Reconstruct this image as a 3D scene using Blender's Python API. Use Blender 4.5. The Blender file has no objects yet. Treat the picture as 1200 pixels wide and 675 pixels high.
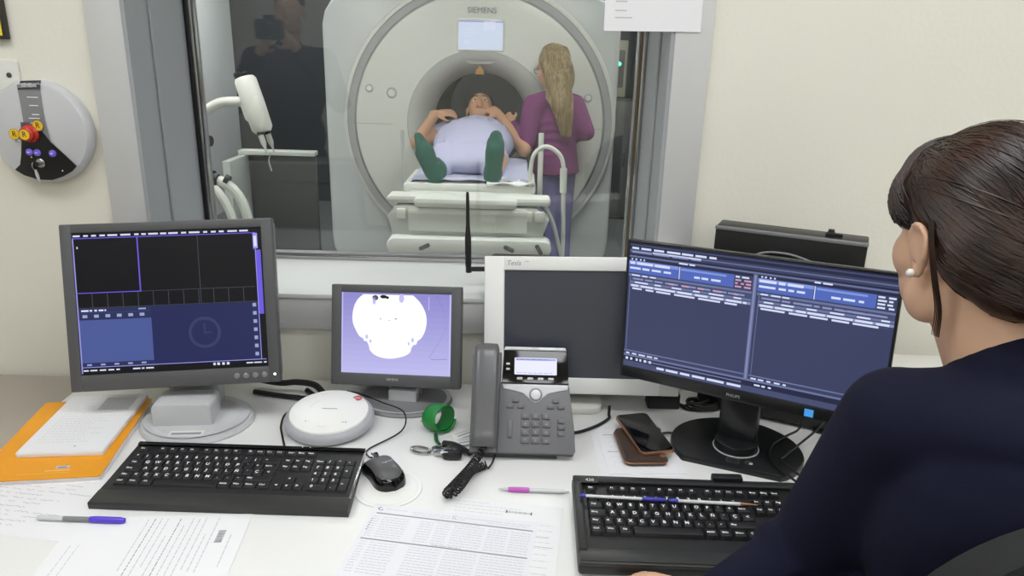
import bpy, bmesh, math, random
from mathutils import Matrix, Vector, Euler
random.seed(7)
PI = math.pi
col = bpy.context.scene.collection
R = math.radians

# ------------------------------------------------------------------ materials
def lin(c):
    return tuple(((v/255)/12.92 if v/255 <= .04045 else ((v/255+.055)/1.055)**2.4) for v in c)

def mat(name, c, rough=.5, metal=0., spec=.5, bump=0., bscale=200., var=0., vscale=8., emis=None, estr=1.0, trans=0., coat=0., sheen=0.):
    m = bpy.data.materials.new(name); m.use_nodes = True
    nt = m.node_tree; b = nt.nodes['Principled BSDF']
    b.inputs['Base Color'].default_value = (*lin(c), 1)
    b.inputs['Roughness'].default_value = rough
    b.inputs['Metallic'].default_value = metal
    b.inputs['Specular IOR Level'].default_value = spec
    b.inputs['Coat Weight'].default_value = coat
    b.inputs['Sheen Weight'].default_value = sheen
    if trans: b.inputs['Transmission Weight'].default_value = trans
    if emis is not None:
        b.inputs['Emission Color'].default_value = (*lin(emis), 1)
        b.inputs['Emission Strength'].default_value = estr
    if bump or var:
        tc = nt.nodes.new('ShaderNodeTexCoord')
    if bump:
        n = nt.nodes.new('ShaderNodeTexNoise'); n.inputs['Scale'].default_value = bscale
        n.inputs['Detail'].default_value = 4
        nt.links.new(tc.outputs['Object'], n.inputs['Vector'])
        bp = nt.nodes.new('ShaderNodeBump'); bp.inputs['Strength'].default_value = bump
        bp.inputs['Distance'].default_value = .002
        nt.links.new(n.outputs['Fac'], bp.inputs['Height'])
        nt.links.new(bp.outputs['Normal'], b.inputs['Normal'])
    if var:
        n = nt.nodes.new('ShaderNodeTexNoise'); n.inputs['Scale'].default_value = vscale
        n.inputs['Detail'].default_value = 5
        nt.links.new(tc.outputs['Object'], n.inputs['Vector'])
        mx = nt.nodes.new('ShaderNodeMixRGB')
        mx.inputs['Color1'].default_value = (*[max(0, v*(1-var)) for v in lin(c)], 1)
        mx.inputs['Color2'].default_value = (*[min(1, v*(1+var)) for v in lin(c)], 1)
        nt.links.new(n.outputs['Fac'], mx.inputs['Fac'])
        nt.links.new(mx.outputs['Color'], b.inputs['Base Color'])
    return m

def glow(name, c, s=1.0, base=(8, 8, 10), rough=.35):
    return mat(name, base, rough=rough, spec=.3, emis=c, estr=s)

M = {}
M['wall'] = mat('cream wall paint', (228, 225, 212), .75, bump=.25, bscale=90, var=.015)
M['ceil'] = mat('ceiling white', (235, 234, 228), .8)
M['floor'] = mat('control floor vinyl', (120, 122, 120), .4, var=.05)
M['desk'] = mat('white desk laminate', (232, 232, 230), .32, bump=.05, bscale=600)
M['desk_edge'] = mat('desk edge band', (205, 205, 203), .5)
M['taupe'] = mat('taupe laminate', (166, 158, 146), .42, var=.05, vscale=3)
M['casing'] = mat('brushed casing', (204, 204, 203), .42, metal=.15)
M['reveal'] = mat('grey reveal paint', (158, 162, 165), .5)
M['sill'] = mat('grey sill', (206, 208, 208), .45)
M['chrome'] = mat('chrome trim', (190, 190, 188), .2, metal=1)
M['rim'] = mat('grey rim plastic', (176, 177, 182), .45)
M['gasket'] = mat('black gasket', (18, 18, 20), .45)
M['brass'] = mat('brown seal', (110, 92, 78), .5)
M['dgrey'] = mat('dark grey plastic', (84, 84, 86), .45, bump=.06, bscale=900)
M['mgrey'] = mat('mid grey plastic', (128, 129, 131), .42)
M['lgrey'] = mat('light grey plastic', (192, 193, 195), .38)
M['silver'] = mat('silver painted plastic', (204, 205, 208), .32, metal=.15)
M['white'] = mat('white plastic', (236, 236, 233), .35)
M['offwhite'] = mat('offwhite plastic', (222, 221, 214), .4)
M['black'] = mat('black plastic', (22, 22, 23), .4, bump=.05, bscale=900)
M['satin'] = mat('satin black plastic', (30, 31, 33), .28)
M['gloss'] = mat('gloss black', (8, 8, 9), .1)
M['kbd'] = mat('keyboard black', (34, 34, 35), .42)
M['key'] = mat('key black', (26, 26, 28), .48)
M['rest'] = mat('palm rest charcoal', (50, 50, 49), .4)
M['legend'] = mat('key legend white', (240, 240, 240), .6)
M['paper'] = mat('white paper', (234, 234, 236), .8)
M['paper_b'] = mat('bluish paper', (230, 230, 236), .8)
M['ink'] = mat('pale grey print', (196, 196, 203), .8)
M['ink2'] = mat('mid grey print', (150, 150, 158), .8)
M['ink3'] = mat('dark print', (62, 62, 66), .8)
M['pencil'] = mat('grey handwriting', (168, 170, 184), .8)
M['orange'] = mat('orange cover', (238, 160, 24), .45, var=.05)
M['orange_d'] = mat('orange logo', (246, 190, 90), .45)
M['rubber'] = mat('black rubber cable', (16, 16, 17), .45)
M['purplecap'] = mat('violet blue plastic', (86, 62, 205), .3)
M['clear'] = mat('clear plastic', (214, 216, 214), .15)
M['pink'] = mat('pink rubber grip', (196, 96, 190), .4)
M['bluepen'] = mat('blue pen plastic', (58, 58, 165), .3)
M['steel'] = mat('steel', (180, 180, 178), .25, metal=1)
M['copper'] = mat('copper edge', (176, 132, 100), .3, metal=.7)
M['leather'] = mat('brown leather', (66, 50, 42), .45, bump=.4, bscale=300)
M['green'] = mat('green cloth tape', (22, 132, 56), .45, bump=.2, bscale=250)
M['green_d'] = mat('dark green inner', (14, 86, 40), .6)
M['red'] = mat('red button', (196, 48, 34), .35)
M['redpale'] = mat('pale red print', (196, 104, 100), .5)
M['yellow'] = mat('yellow sticker', (240, 196, 40), .5)
M['signyellow'] = mat('sign yellow', (232, 214, 50), .5)
M['signgreen'] = mat('sign dark', (52, 50, 44), .5)
M['violet'] = mat('violet button', (104, 88, 190), .35, emis=(104, 88, 190), estr=.25)
M['greyhand'] = mat('graphite handset', (92, 92, 94), .33, coat=.2)
M['phonegrey'] = mat('phone graphite', (108, 108, 110), .45)
M['phonekey'] = mat('phone key', (98, 98, 101), .4)
M['pearl'] = mat('pearl', (240, 236, 228), .15, coat=.6)
# people
M['skin'] = mat('fair skin', (222, 178, 148), .5, var=.05, vscale=25)
M['skin_t'] = mat('warm skin', (205, 158, 128), .55, var=.05, vscale=20)
M['lips'] = mat('lips', (176, 104, 92), .5)
M['eyewhite'] = mat('eye white', (226, 224, 218), .3)
M['iris'] = mat('iris dark', (52, 40, 32), .3)
M['navy'] = mat('navy knit', (19, 21, 42), .92, bump=.25, bscale=700, spec=.25)
M['black_cloth'] = mat('black cloth', (18, 18, 20), .9)
M['trousers'] = mat('dark trousers', (30, 32, 40), .85)
M['jacket'] = mat('purple jacket', (122, 48, 112), .8, bump=.3, bscale=60, var=.12, vscale=14)
M['jeans'] = mat('lilac jeans', (112, 108, 168), .85, var=.08, vscale=20)
M['shoe'] = mat('white clog', (220, 220, 220), .5)
M['gown'] = mat('lavender gown', (192, 192, 226), .85, bump=.4, bscale=40, var=.05, vscale=20)
M['bedsheet'] = mat('pale lavender sheet', (196, 198, 226), .85, bump=.4, bscale=30)
M['sock'] = mat('green sock', (28, 92, 80), .9, bump=.4, bscale=80, var=.12, vscale=30)
M['darkhair'] = mat('short dark hair', (50, 38, 30), .6)
M['mesh'] = mat('charcoal chair fabric', (19, 21, 21), .85, bump=.3, bscale=400)
# scan room
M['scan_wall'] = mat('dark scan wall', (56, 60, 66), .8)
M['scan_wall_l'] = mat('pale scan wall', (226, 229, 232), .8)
M['scan_floor'] = mat('scan floor grey', (104, 108, 110), .45)
M['scan_face'] = mat('scanner cover', (226, 227, 223), .35)
M['scan_body'] = mat('scanner body', (218, 222, 224), .4)
M['scan_ring'] = mat('scanner ring trim', (176, 179, 183), .4, metal=.2)
M['scan_seam'] = mat('scanner seam', (168, 170, 168), .6)
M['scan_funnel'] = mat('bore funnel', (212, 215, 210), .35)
M['bore'] = mat('shaded bore liner', (62, 67, 72), .5)  # liner itself is lighter; the dimness inside the tunnel is put into this colour
M['amber'] = mat('amber marker', (190, 140, 70), .5)
M['table'] = mat('table white', (226, 229, 226), .4)
M['table_g'] = mat('table pale grey', (200, 204, 202), .45)
M['led'] = mat('green led', (60, 255, 180), .3, emis=(60, 255, 170), estr=6)
M['ctlpanel'] = mat('olive control panel', (176, 176, 156), .5)
M['lamp'] = mat('lamp diffuser', (255, 255, 255), .5, emis=(250, 252, 255), estr=7.5)
M['lamp_scan'] = mat('scan lamp diffuser', (255, 255, 255), .5, emis=(255, 254, 246), estr=16.0)
M['lampframe'] = mat('lamp frame', (230, 230, 230), .5)

def hair_mat(name, dark, light, scale):
    m = mat(name, dark, .42, spec=.4)
    nt = m.node_tree; b = nt.nodes['Principled BSDF']
    tc = nt.nodes.new('ShaderNodeTexCoord')
    n = nt.nodes.new('ShaderNodeTexNoise'); n.inputs['Scale'].default_value = scale; n.inputs['Detail'].default_value = 3
    nt.links.new(tc.outputs['Object'], n.inputs['Vector'])
    r = nt.nodes.new('ShaderNodeValToRGB')
    r.color_ramp.elements[0].position = .35; r.color_ramp.elements[0].color = (*lin(dark), 1)
    r.color_ramp.elements[1].position = .7; r.color_ramp.elements[1].color = (*lin(light), 1)
    nt.links.new(n.outputs['Fac'], r.inputs['Fac']); nt.links.new(r.outputs['Color'], b.inputs['Base Color'])
    return m
M['brunette'] = hair_mat('brunette hair', (34, 21, 15), (66, 42, 30), 22)
M['blonde'] = hair_mat('blonde hair', (112, 94, 64), (176, 152, 112), 22)
for n_ in [n for n in M['blonde'].node_tree.nodes if n.type == 'TEX_NOISE']:
    mp = M['blonde'].node_tree.nodes.new('ShaderNodeMapping'); mp.inputs['Scale'].default_value = (5, 5, .35)
    tc_ = [n for n in M['blonde'].node_tree.nodes if n.type == 'TEX_COORD'][0]
    M['blonde'].node_tree.links.new(tc_.outputs['Object'], mp.inputs['Vector']); M['blonde'].node_tree.links.new(mp.outputs['Vector'], n_.inputs['Vector'])

def glass_mat():
    m = bpy.data.materials.new('window glass'); m.use_nodes = True
    nt = m.node_tree; nt.nodes.clear()
    o = nt.nodes.new('ShaderNodeOutputMaterial')
    t = nt.nodes.new('ShaderNodeBsdfTransparent'); t.inputs['Color'].default_value = (.93, .95, .95, 1)
    g = nt.nodes.new('ShaderNodeBsdfGlossy'); g.inputs['Roughness'].default_value = .01
    f = nt.nodes.new('ShaderNodeFresnel'); f.inputs['IOR'].default_value = 1.75
    mx = nt.nodes.new('ShaderNodeMixShader')
    nt.links.new(f.outputs[0], mx.inputs[0]); nt.links.new(t.outputs[0], mx.inputs[1]); nt.links.new(g.outputs[0], mx.inputs[2])
    nt.links.new(mx.outputs[0], o.inputs[0])
    return m
M['glass'] = glass_mat()

# ------------------------------------------------------------------ mesh builder
_tc = {}
def text_geo(s, shear=0., bold=0.):
    k = (s, shear, bold)
    if k not in _tc:
        cu = bpy.data.curves.new('t', 'FONT'); cu.body = s; cu.size = 1; cu.shear = shear; cu.offset = bold
        cu.align_x = 'CENTER'; cu.align_y = 'CENTER'; cu.resolution_u = 3
        o = bpy.data.objects.new('t', cu); col.objects.link(o)
        dg = bpy.context.evaluated_depsgraph_get()
        me = bpy.data.meshes.new_from_object(o.evaluated_get(dg))
        _tc[k] = ([v.co.copy() for v in me.vertices], [tuple(p.vertices) for p in me.polygons])
        bpy.data.objects.remove(o); bpy.data.curves.remove(cu); bpy.data.meshes.remove(me)
    return _tc[k]

RX90 = Matrix.Rotation(PI/2, 4, 'X')      # XY drawing -> XZ panel facing -Y
def T(x, y, z): return Matrix.Translation((x, y, z))

class MB:
    def __init__(s): s.v = []; s.f = []; s.m = []; s.mats = []; s.X = Matrix.Identity(4)
    def mi(s, name):
        if name not in s.mats: s.mats.append(name)
        return s.mats.index(name)
    def add(s, vs, fs, mt, X=None):
        b = len(s.v); Y = s.X @ X if X is not None else s.X
        s.v += [Y @ Vector(v) for v in vs]
        i = s.mi(mt)
        for f in fs:
            s.f.append(tuple(b+k for k in f)); s.m.append(i)
        return s
    def bm(s, bm, mt, X=None):
        bm.verts.index_update()
        s.add([v.co.copy() for v in bm.verts], [tuple(v.index for v in f.verts) for f in bm.faces], mt, X); bm.free(); return s
    def box(s, c, d, mt, bev=0., seg=2, X=None):
        bm = bmesh.new(); bmesh.ops.create_cube(bm, size=1)
        bmesh.ops.scale(bm, vec=d, verts=bm.verts)
        if bev: bmesh.ops.bevel(bm, geom=bm.edges[:], offset=min(bev, min(d)*.49), segments=seg, affect='EDGES', profile=.5)
        bmesh.ops.translate(bm, vec=c, verts=bm.verts)
        return s.bm(bm, mt, X)
    def rbox(s, c, d, r, mt, bev=0., X=None, axis='Y', n=5):
        """rounded rectangle in the plane across `axis`, extruded along it"""
        w, t, h = (d[0], d[1], d[2]) if axis == 'Y' else (d[0], d[2], d[1])
        pts = rrect(w, h, r, n)
        bm = bmesh.new(); vs = [bm.verts.new((x, -t/2, y)) for x, y in pts]
        f = bm.faces.new(vs)
        e = bmesh.ops.extrude_face_region(bm, geom=[f])
        nv = [g for g in e['geom'] if isinstance(g, bmesh.types.BMVert)]
        bmesh.ops.translate(bm, vec=(0, t, 0), verts=nv)
        bmesh.ops.recalc_face_normals(bm, faces=bm.faces)
        if bev:
            eds = [ed for ed in bm.edges if abs(ed.verts[0].co.y-ed.verts[1].co.y) < 1e-6]
            bmesh.ops.bevel(bm, geom=eds, offset=bev, segments=2, affect='EDGES', profile=.5)
        if axis == 'Z': bmesh.ops.rotate(bm, matrix=Matrix.Rotation(-PI/2, 3, 'X'), verts=bm.verts)
        bmesh.ops.translate(bm, vec=c, verts=bm.verts)
        return s.bm(bm, mt, X)
    def prism(s, pts, z0, z1, mt, bev=0., X=None):
        bm = bmesh.new(); f = bm.faces.new([bm.verts.new((x, y, z0)) for x, y in pts])
        e = bmesh.ops.extrude_face_region(bm, geom=[f])
        bmesh.ops.translate(bm, vec=(0, 0, z1-z0), verts=[g for g in e['geom'] if isinstance(g, bmesh.types.BMVert)])
        bmesh.ops.recalc_face_normals(bm, faces=bm.faces)
        if bev:
            eds = [ed for ed in bm.edges if abs(ed.verts[0].co.z-z1) < 1e-6 and abs(ed.verts[1].co.z-z1) < 1e-6]
            bmesh.ops.bevel(bm, geom=eds, offset=bev, segments=2, affect='EDGES', profile=.5)
        return s.bm(bm, mt, X)
    def flat(s, pts, mt, z=0., X=None):
        return s.add([(x, y, z) for x, y in pts], [tuple(range(len(pts)))], mt, X)
    def rect(s, x0, y0, x1, y1, mt, z=0., X=None):
        return s.flat([(x0, y0), (x1, y0), (x1, y1), (x0, y1)], mt, z, X)
    def disc(s, cx, cy, r, mt, z=0., X=None, n=24, ry=None):
        return s.flat([(cx+r*math.cos(2*PI*k/n), cy+(ry or r)*math.sin(2*PI*k/n)) for k in range(n)], mt, z, X)
    def ring(s, cx, cy, r0, r1, mt, z=0., X=None, n=32, a0=0, a1=2*PI):
        vs = []; fs = []
        for k in range(n+1):
            a = a0+(a1-a0)*k/n
            vs += [(cx+r0*math.cos(a), cy+r0*math.sin(a), z), (cx+r1*math.cos(a), cy+r1*math.sin(a), z)]
        for k in range(n): fs.append((2*k, 2*k+1, 2*k+3, 2*k+2))
        return s.add(vs, fs, mt, X)
    def lathe(s, prof, mt, X=None, n=32, caps=True):
        """profile [(r,z)] about Z"""
        vs = []; fs = []
        for r, z in prof:
            for k in range(n):
                a = 2*PI*k/n; vs.append((r*math.cos(a), r*math.sin(a), z))
        for i in range(len(prof)-1):
            for k in range(n):
                k2 = (k+1) % n
                fs.append((i*n+k, i*n+k2, (i+1)*n+k2, (i+1)*n+k))
        if caps and prof[0][0] > 1e-6: fs.append(tuple(reversed(range(n))))
        if caps and prof[-1][0] > 1e-6: fs.append(tuple(range((len(prof)-1)*n, len(prof)*n)))
        return s.add(vs, fs, mt, X)
    def tube(s, pts, r, mt, n=8, smooth=0, X=None, flat=1.0):
        P = [Vector(p) for p in pts]
        if smooth: P = catmull(P, smooth)
        rs = r if isinstance(r, (list, tuple)) else None
        vs = []; fs = []
        up = None
        for i, p in enumerate(P):
            t = (P[min(i+1, len(P)-1)]-P[max(i-1, 0)])
            t = t.normalized() if t.length > 1e-9 else Vector((0, 0, 1))
            if up is None:
                up = Vector((0, 0, 1)) if abs(t.z) < .9 else Vector((1, 0, 0))
            u = t.cross(up)
            u = u.normalized() if u.length > 1e-6 else t.orthogonal().normalized()
            w = u.cross(t).normalized(); up = w
            if rs:
                q = i/(len(P)-1)*(len(rs)-1); j = min(int(q), len(rs)-2); rr = rs[j]+(rs[j+1]-rs[j])*(q-j)
            else: rr = r
            for k in range(n):
                a = 2*PI*k/n; vs.append(p+u*math.cos(a)*rr+w*math.sin(a)*rr*flat)
        for i in range(len(P)-1):
            for k in range(n):
                k2 = (k+1) % n; fs.append((i*n+k, i*n+k2, (i+1)*n+k2, (i+1)*n+k))
        fs.append(tuple(reversed(range(n)))); fs.append(tuple(range((len(P)-1)*n, len(P)*n)))
        return s.add(vs, fs, mt, X)
    def ell(s, c, r, mt, rot=None, n=20, X=None):
        bm = bmesh.new(); bmesh.ops.create_uvsphere(bm, u_segments=n, v_segments=max(6, n//2), radius=1)
        A = T(*c) @ (rot.to_4x4() if rot is not None else Matrix.Identity(4)) @ Matrix.Diagonal((*(r if hasattr(r, '__len__') else (r, r, r)), 1))
        return s.bm(bm, mt, (X @ A) if X is not None else A)
    def cap(s, a, b, ra, rb, mt, n=14):
        a = Vector(a); b = Vector(b)
        s.ell(a, ra, mt, n=n); s.ell(b, rb, mt, n=n)
        d = b-a; t = d.normalized() if d.length > 1e-9 else Vector((0, 0, 1))
        return s.tube([a, a+d*.5, b], [ra, (ra+rb)/2, rb], mt, n=n)
    def text(s, string, size, mt, X=None, shear=0., z=.0004, bold=0.):
        vs, fs = text_geo(string, shear, bold)
        A = T(0, 0, z) @ Matrix.Diagonal((size, size, 1, 1))
        return s.add(vs, fs, mt, (X @ A) if X is not None else A)
    def build(s, name, parent=None, loc=None, smooth=35, world=True, xform=None):
        """link as ONE mesh object; vertices are given in world space unless world=False"""
        me = bpy.data.meshes.new(name)
        if parent is not None and world: inv = W(parent).inverted()
        elif loc is not None and world: inv = Matrix.Translation(loc).inverted()
        else: inv = Matrix.Identity(4)
        me.from_pydata([inv @ v for v in s.v], [], s.f)
        for n in s.mats: me.materials.append(M[n])
        me.polygons.foreach_set('material_index', s.m)
        me.polygons.foreach_set('use_smooth', [True]*len(s.f))
        me.update()
        if smooth < 180: me.set_sharp_from_angle(angle=R(smooth))
        o = bpy.data.objects.new(name, me); col.objects.link(o)
        if parent is not None: o.parent = parent
        elif loc is not None: o.location = loc
        return o

def W(o):
    m = o.matrix_basis.copy()
    return W(o.parent) @ m if o.parent is not None else m

def rrect(w, h, r, n=5):
    r = min(r, w/2-1e-5, h/2-1e-5); pts = []
    for cx, cy, a0 in ((w/2-r, h/2-r, 0), (-w/2+r, h/2-r, PI/2), (-w/2+r, -h/2+r, PI), (w/2-r, -h/2+r, 1.5*PI)):
        for k in range(n+1):
            a = a0+PI/2*k/n; pts.append((cx+r*math.cos(a), cy+r*math.sin(a)))
    return pts

def catmull(P, n):
    out = []
    for i in range(len(P)-1):
        p0 = P[max(i-1, 0)]; p1 = P[i]; p2 = P[i+1]; p3 = P[min(i+2, len(P)-1)]
        for k in range(n):
            t = k/n
            out.append(.5*((2*p1)+(p2-p0)*t+(2*p0-5*p1+4*p2-p3)*t*t+(3*p1-p0-3*p2+p3)*t**3))
    out.append(P[-1]); return out

def tag(o, label=None, cat=None, group=None, kind=None):
    if label: o['label'] = label
    if cat: o['category'] = cat
    if group: o['group'] = group
    if kind: o['kind'] = kind
    return o

def empty(name, label, cat, loc=(0, 0, 0), rz=0., group=None, mw=None):
    o = bpy.data.objects.new(name, None); col.objects.link(o)
    o.empty_display_size = .05
    o.matrix_basis = mw if mw is not None else T(*loc) @ Matrix.Rotation(rz, 4, 'Z')
    return tag(o, label, cat, group)

def remesh(mb, name, parent=None, voxel=.006, it=6, fac=.5, loc=None):
    """melt overlapping closed shapes into one continuous skin"""
    o = mb.build(name, parent, loc, smooth=180)
    md = o.modifiers.new('r', 'REMESH'); md.mode = 'VOXEL'; md.voxel_size = voxel; md.use_smooth_shade = True
    sm = o.modifiers.new('s', 'SMOOTH'); sm.factor = fac; sm.iterations = it
    bpy.context.view_layer.update()
    dg = bpy.context.evaluated_depsgraph_get()
    me = bpy.data.meshes.new_from_object(o.evaluated_get(dg))
    old = o.data; o.modifiers.clear(); o.data = me
    if not me.materials: me.materials.append(M[mb.mats[0]])
    me.polygons.foreach_set('use_smooth', [True]*len(me.polygons))
    me.name = name; bpy.data.meshes.remove(old)
    return o

def panel(c, yaw, tilt, roll=0.):
    """frame of an upright panel: x right, z up, front towards -y; tilt leans the top back"""
    return T(*c) @ Matrix.Rotation(R(yaw), 4, 'Z') @ Matrix.Rotation(R(-tilt), 4, 'X') @ Matrix.Rotation(R(roll), 4, 'Y')

# ------------------------------------------------------------------ camera
CH, TH, RO, FP = 1.56, R(18), R(1.5), 880.
cam_d = bpy.data.cameras.new('camera'); cam = bpy.data.objects.new('camera', cam_d); col.objects.link(cam)
cam_d.sensor_width = 36; cam_d.lens = FP/1200*36; cam_d.clip_start = .02
cam.matrix_world = T(0, 0, CH) @ Matrix.Rotation(PI/2-TH, 4, 'X') @ Matrix.Rotation(RO, 4, 'Z')
bpy.context.scene.camera = cam
sc = bpy.context.scene
sc.view_settings.view_transform = 'Standard'; sc.view_settings.look = 'None'
sc.view_settings.gamma = 1; sc.view_settings.use_curve_mapping = False
sc.view_settings.exposure = 0.10
sc.cycles.use_denoising = True
sc.cycles.max_bounces = 10
sc.cycles.transparent_max_bounces = 12
w = bpy.data.worlds.new('world'); sc.world = w; w.use_nodes = True
w.node_tree.nodes['Background'].inputs[0].default_value = (.9, .93, 1, 1)
w.node_tree.nodes['Background'].inputs[1].default_value = .1
# ------------------------------------------------------------------ room shell
WY, WB = 1.70, 2.08            # control-room face and scan-room face of the window wall
OX0, OX1, OZ0, OZ1 = -.845, .333, .972, 1.90
H = 2.62
def struct(name, mb, parent=None, **k):
    o = mb.build(name, parent, **k)
    if parent is None: tag(o, kind='structure')
    return o

b = MB(); b.box((.1, -.4, -.02), (5.0, 4.2, .04), 'floor'); b_ = struct('floor', b); tag(b_, 'grey vinyl floor of the control room under the desk', 'floor')
b = MB(); b.box((-.2, 4.8, -.02), (5.6, 5.44, .04), 'scan_floor'); tag(struct('floor_scan', b), 'grey floor of the scan room behind the window', 'floor')
b = MB(); b.box((.1, -.4, H+.03), (5.0, 4.2, .06), 'ceil'); tag(struct('ceiling', b), 'white ceiling of the control room', 'ceiling')
b = MB(); b.box((-.2, 4.8, H+.03), (5.6, 5.44, .06), 'ceil'); tag(struct('ceiling_scan', b), 'white ceiling of the scan room', 'ceiling')
b = MB(); my = (WY+WB)/2; ty = WB-WY; x0, x1 = -3.0, 2.6
b.box(((x0+OX0)/2, my, H/2), (OX0-x0, ty, H), 'wall'); b.box(((OX1+x1)/2, my, H/2), (x1-OX1, ty, H), 'wall')
b.box(((OX0+OX1)/2, my, OZ0/2), (OX1-OX0, ty, OZ0), 'wall'); b.box(((OX0+OX1)/2, my, (OZ1+H)/2), (OX1-OX0, ty, H-OZ1), 'wall')
tag(struct('wall_front', b), 'cream wall around the observation window', 'wall')
b = MB(); b.box((-2.43, -.4, H/2), (.06, 4.2, H), 'wall'); tag(struct('wall_left', b), 'cream left wall of the control room', 'wall')
b = MB(); b.box((2.63, -.4, H/2), (.06, 4.2, H), 'wall'); tag(struct('wall_right', b), 'cream right wall of the control room', 'wall')
b = MB(); b.box((.1, -2.53, H/2), (5.0, .06, H), 'wall'); tag(struct('wall_rear', b), 'cream wall behind the camera', 'wall')
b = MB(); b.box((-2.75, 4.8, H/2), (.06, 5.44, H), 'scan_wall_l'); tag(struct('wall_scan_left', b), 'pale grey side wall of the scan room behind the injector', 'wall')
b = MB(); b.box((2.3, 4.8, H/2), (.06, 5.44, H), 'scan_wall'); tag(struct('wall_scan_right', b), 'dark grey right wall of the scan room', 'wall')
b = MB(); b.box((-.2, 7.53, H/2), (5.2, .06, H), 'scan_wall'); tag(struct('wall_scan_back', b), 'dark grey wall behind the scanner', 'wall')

# window: reveal, casing, frame, pane
b = MB(); cw = .08; y = WY-.006
b.box((OX0-cw/2, y, (OZ0+OZ1)/2), (cw, .012, OZ1-OZ0+2*cw), 'casing', .003)
b.box((OX1+cw/2, y, (OZ0+OZ1)/2), (cw, .012, OZ1-OZ0+2*cw), 'casing', .003)
b.box(((OX0+OX1)/2, y, OZ0-cw/2), (OX1-OX0, .012, cw), 'casing', .003)
b.box(((OX0+OX1)/2, y, OZ1+cw/2), (OX1-OX0, .012, cw), 'casing', .003)
win = struct('window_1', b); tag(win, 'wide observation window in a flat pale metal casing', 'window')
b = MB(); d = WB-WY
for xx, sx in ((OX0+.004, 1), (OX1-.004, -1)):
    b.box((xx, my-.01, (OZ0+OZ1)/2), (.008, d, OZ1-OZ0), 'reveal')
    b.box((xx+sx*.007, WY+.10, (OZ0+OZ1)/2), (.006, .012, OZ1-OZ0), 'reveal', .002)
b.box(((OX0+OX1)/2, my-.01, OZ1-.004), (OX1-OX0-.016, d, .008), 'reveal')
struct('reveal', b, win)
b = MB(); b.box(((OX0+OX1)/2, my-.016, OZ0+.006), (OX1-OX0-.016, d, .012), 'sill', .003); struct('window_sill', b, win)
b = MB(); GY = 2.0
fx0, fx1, fz0, fz1 = OX0+.008, OX1-.008, OZ0+.012, OZ1-.008
b.box((fx0+.006, GY, (fz0+fz1)/2), (.010, .034, fz1-fz0), 'gasket', .002); b.box((fx0+.015, GY, (fz0+fz1)/2), (.008, .028, fz1-fz0), 'chrome', .002)
b.box((fx1-.006, GY, (fz0+fz1)/2), (.012, .034, fz1-fz0), 'chrome', .002); b.box((fx1-.015, GY, (fz0+fz1)/2), (.006, .030, fz1-fz0), 'brass', .001); b.box((fx1-.021, GY, (fz0+fz1)/2), (.006, .028, fz1-fz0), 'chrome', .002)
b.box(((fx0+fx1)/2, GY, fz0+.006), (fx1-fx0, .034, .012), 'chrome', .003); b.box(((fx0+fx1)/2, GY, fz0+.015), (fx1-fx0, .026, .005), 'mgrey', .001)
b.box(((fx0+fx1)/2, GY, fz1-.010), (fx1-fx0, .034, .020), 'chrome', .003)
struct('window_frame', b, win)
b = MB(); b.add([(fx0+.012, GY, fz0+.01), (fx1-.018, GY, fz0+.01), (fx1-.018, GY, fz1-.015), (fx0+.012, GY, fz1-.015)], [(0, 1, 2, 3)], 'glass')
b.add([(fx0+.012, GY+.012, fz0+.01), (fx1-.018, GY+.012, fz0+.01), (fx1-.018, GY+.012, fz1-.015), (fx0+.012, GY+.012, fz1-.015)], [(0, 1, 2, 3)], 'glass')
struct('pane', b, win)

# ceiling lamps
def ceiling_light(x, y, w_, d_, lamp, label, grp):
    t = empty('ceiling_light', label, 'ceiling light', (x, y, H), group=grp)
    f = MB()
    for sx, sy, ww, dd in ((0, d_/2, w_+.03, .02), (0, -d_/2, w_+.03, .02), (w_/2, 0, .02, d_), (-w_/2, 0, .02, d_)):
        f.box((x+sx, y+sy, H-.012), (ww, dd, .024), 'lampframe')
    f.build('frame', t)
    f = MB(); f.box((x, y, H-.008), (w_-.02, d_-.02, .008), lamp); f.build('diffuser', t)
for i, (x, y) in enumerate(((-1.25, .75), (.25, .75), (1.6, .75), (-1.25, -1.1), (.25, -1.1), (1.6, -1.1))):
    ceiling_light(x, y, 1.0, .55, 'lamp', 'flat square ceiling lamp over the control desk, ' + ('row by the window' if y > 0 else 'row by the rear wall') + ', ' + ('left' if x < -1 else 'middle' if x < 1 else 'right') + ' one', 'control room ceiling lamps')
for i, (x, y) in enumerate(((-1.6, 3.3), (.6, 3.3), (-2.0, 6.3), (1.4, 5.6))):
    ceiling_light(x, y, 1.0, .55, 'lamp_scan', 'flat ceiling lamp in the scan room, ' + ('in front of' if y < 4 else 'beside') + ' the scanner, ' + ('left' if x < 0 else 'right') + ' one', 'scan room ceiling lamps')

# paper sheet taped on the casing
b = MB(); P0 = panel((.281, WY-.0145, 1.755), 0, 0, -.6) @ RX90
b.box((0, 0, 0), (.205, .325, .0008), 'paper', X=P0)
for i, (yy, n) in enumerate(((-.105, 6), (-.123, 6), (-.137, 9), (-.07, 12), (-.05, 10), (0.0, 14), (.03, 12), (.06, 15))):
    b.rect(-.08, yy, -.08+n*.004, yy+.0025, 'ink', .0008, P0)
o = b.build('paper_notice', loc=(.281, WY-.0145, 1.593)); tag(o, 'white paper sheet taped over the top right corner of the window', 'paper')

# yellow sign (top left)
b = MB(); c = Vector((-1.175, WY-.008, 1.66)); Xs = panel(c, 0, 0) @ RX90
b.box((0, 0, 0), (.16, .235, .014), 'signgreen', .002, X=Xs)
o = b.build('warning_sign', loc=c); tag(o, 'yellow warning sign in a dark frame on the cream wall', 'sign')
f = MB(); f.rect(-.0725, -.110, .0725, .110, 'signyellow', .0075, Xs)
f.build('sign_face', o)

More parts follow.
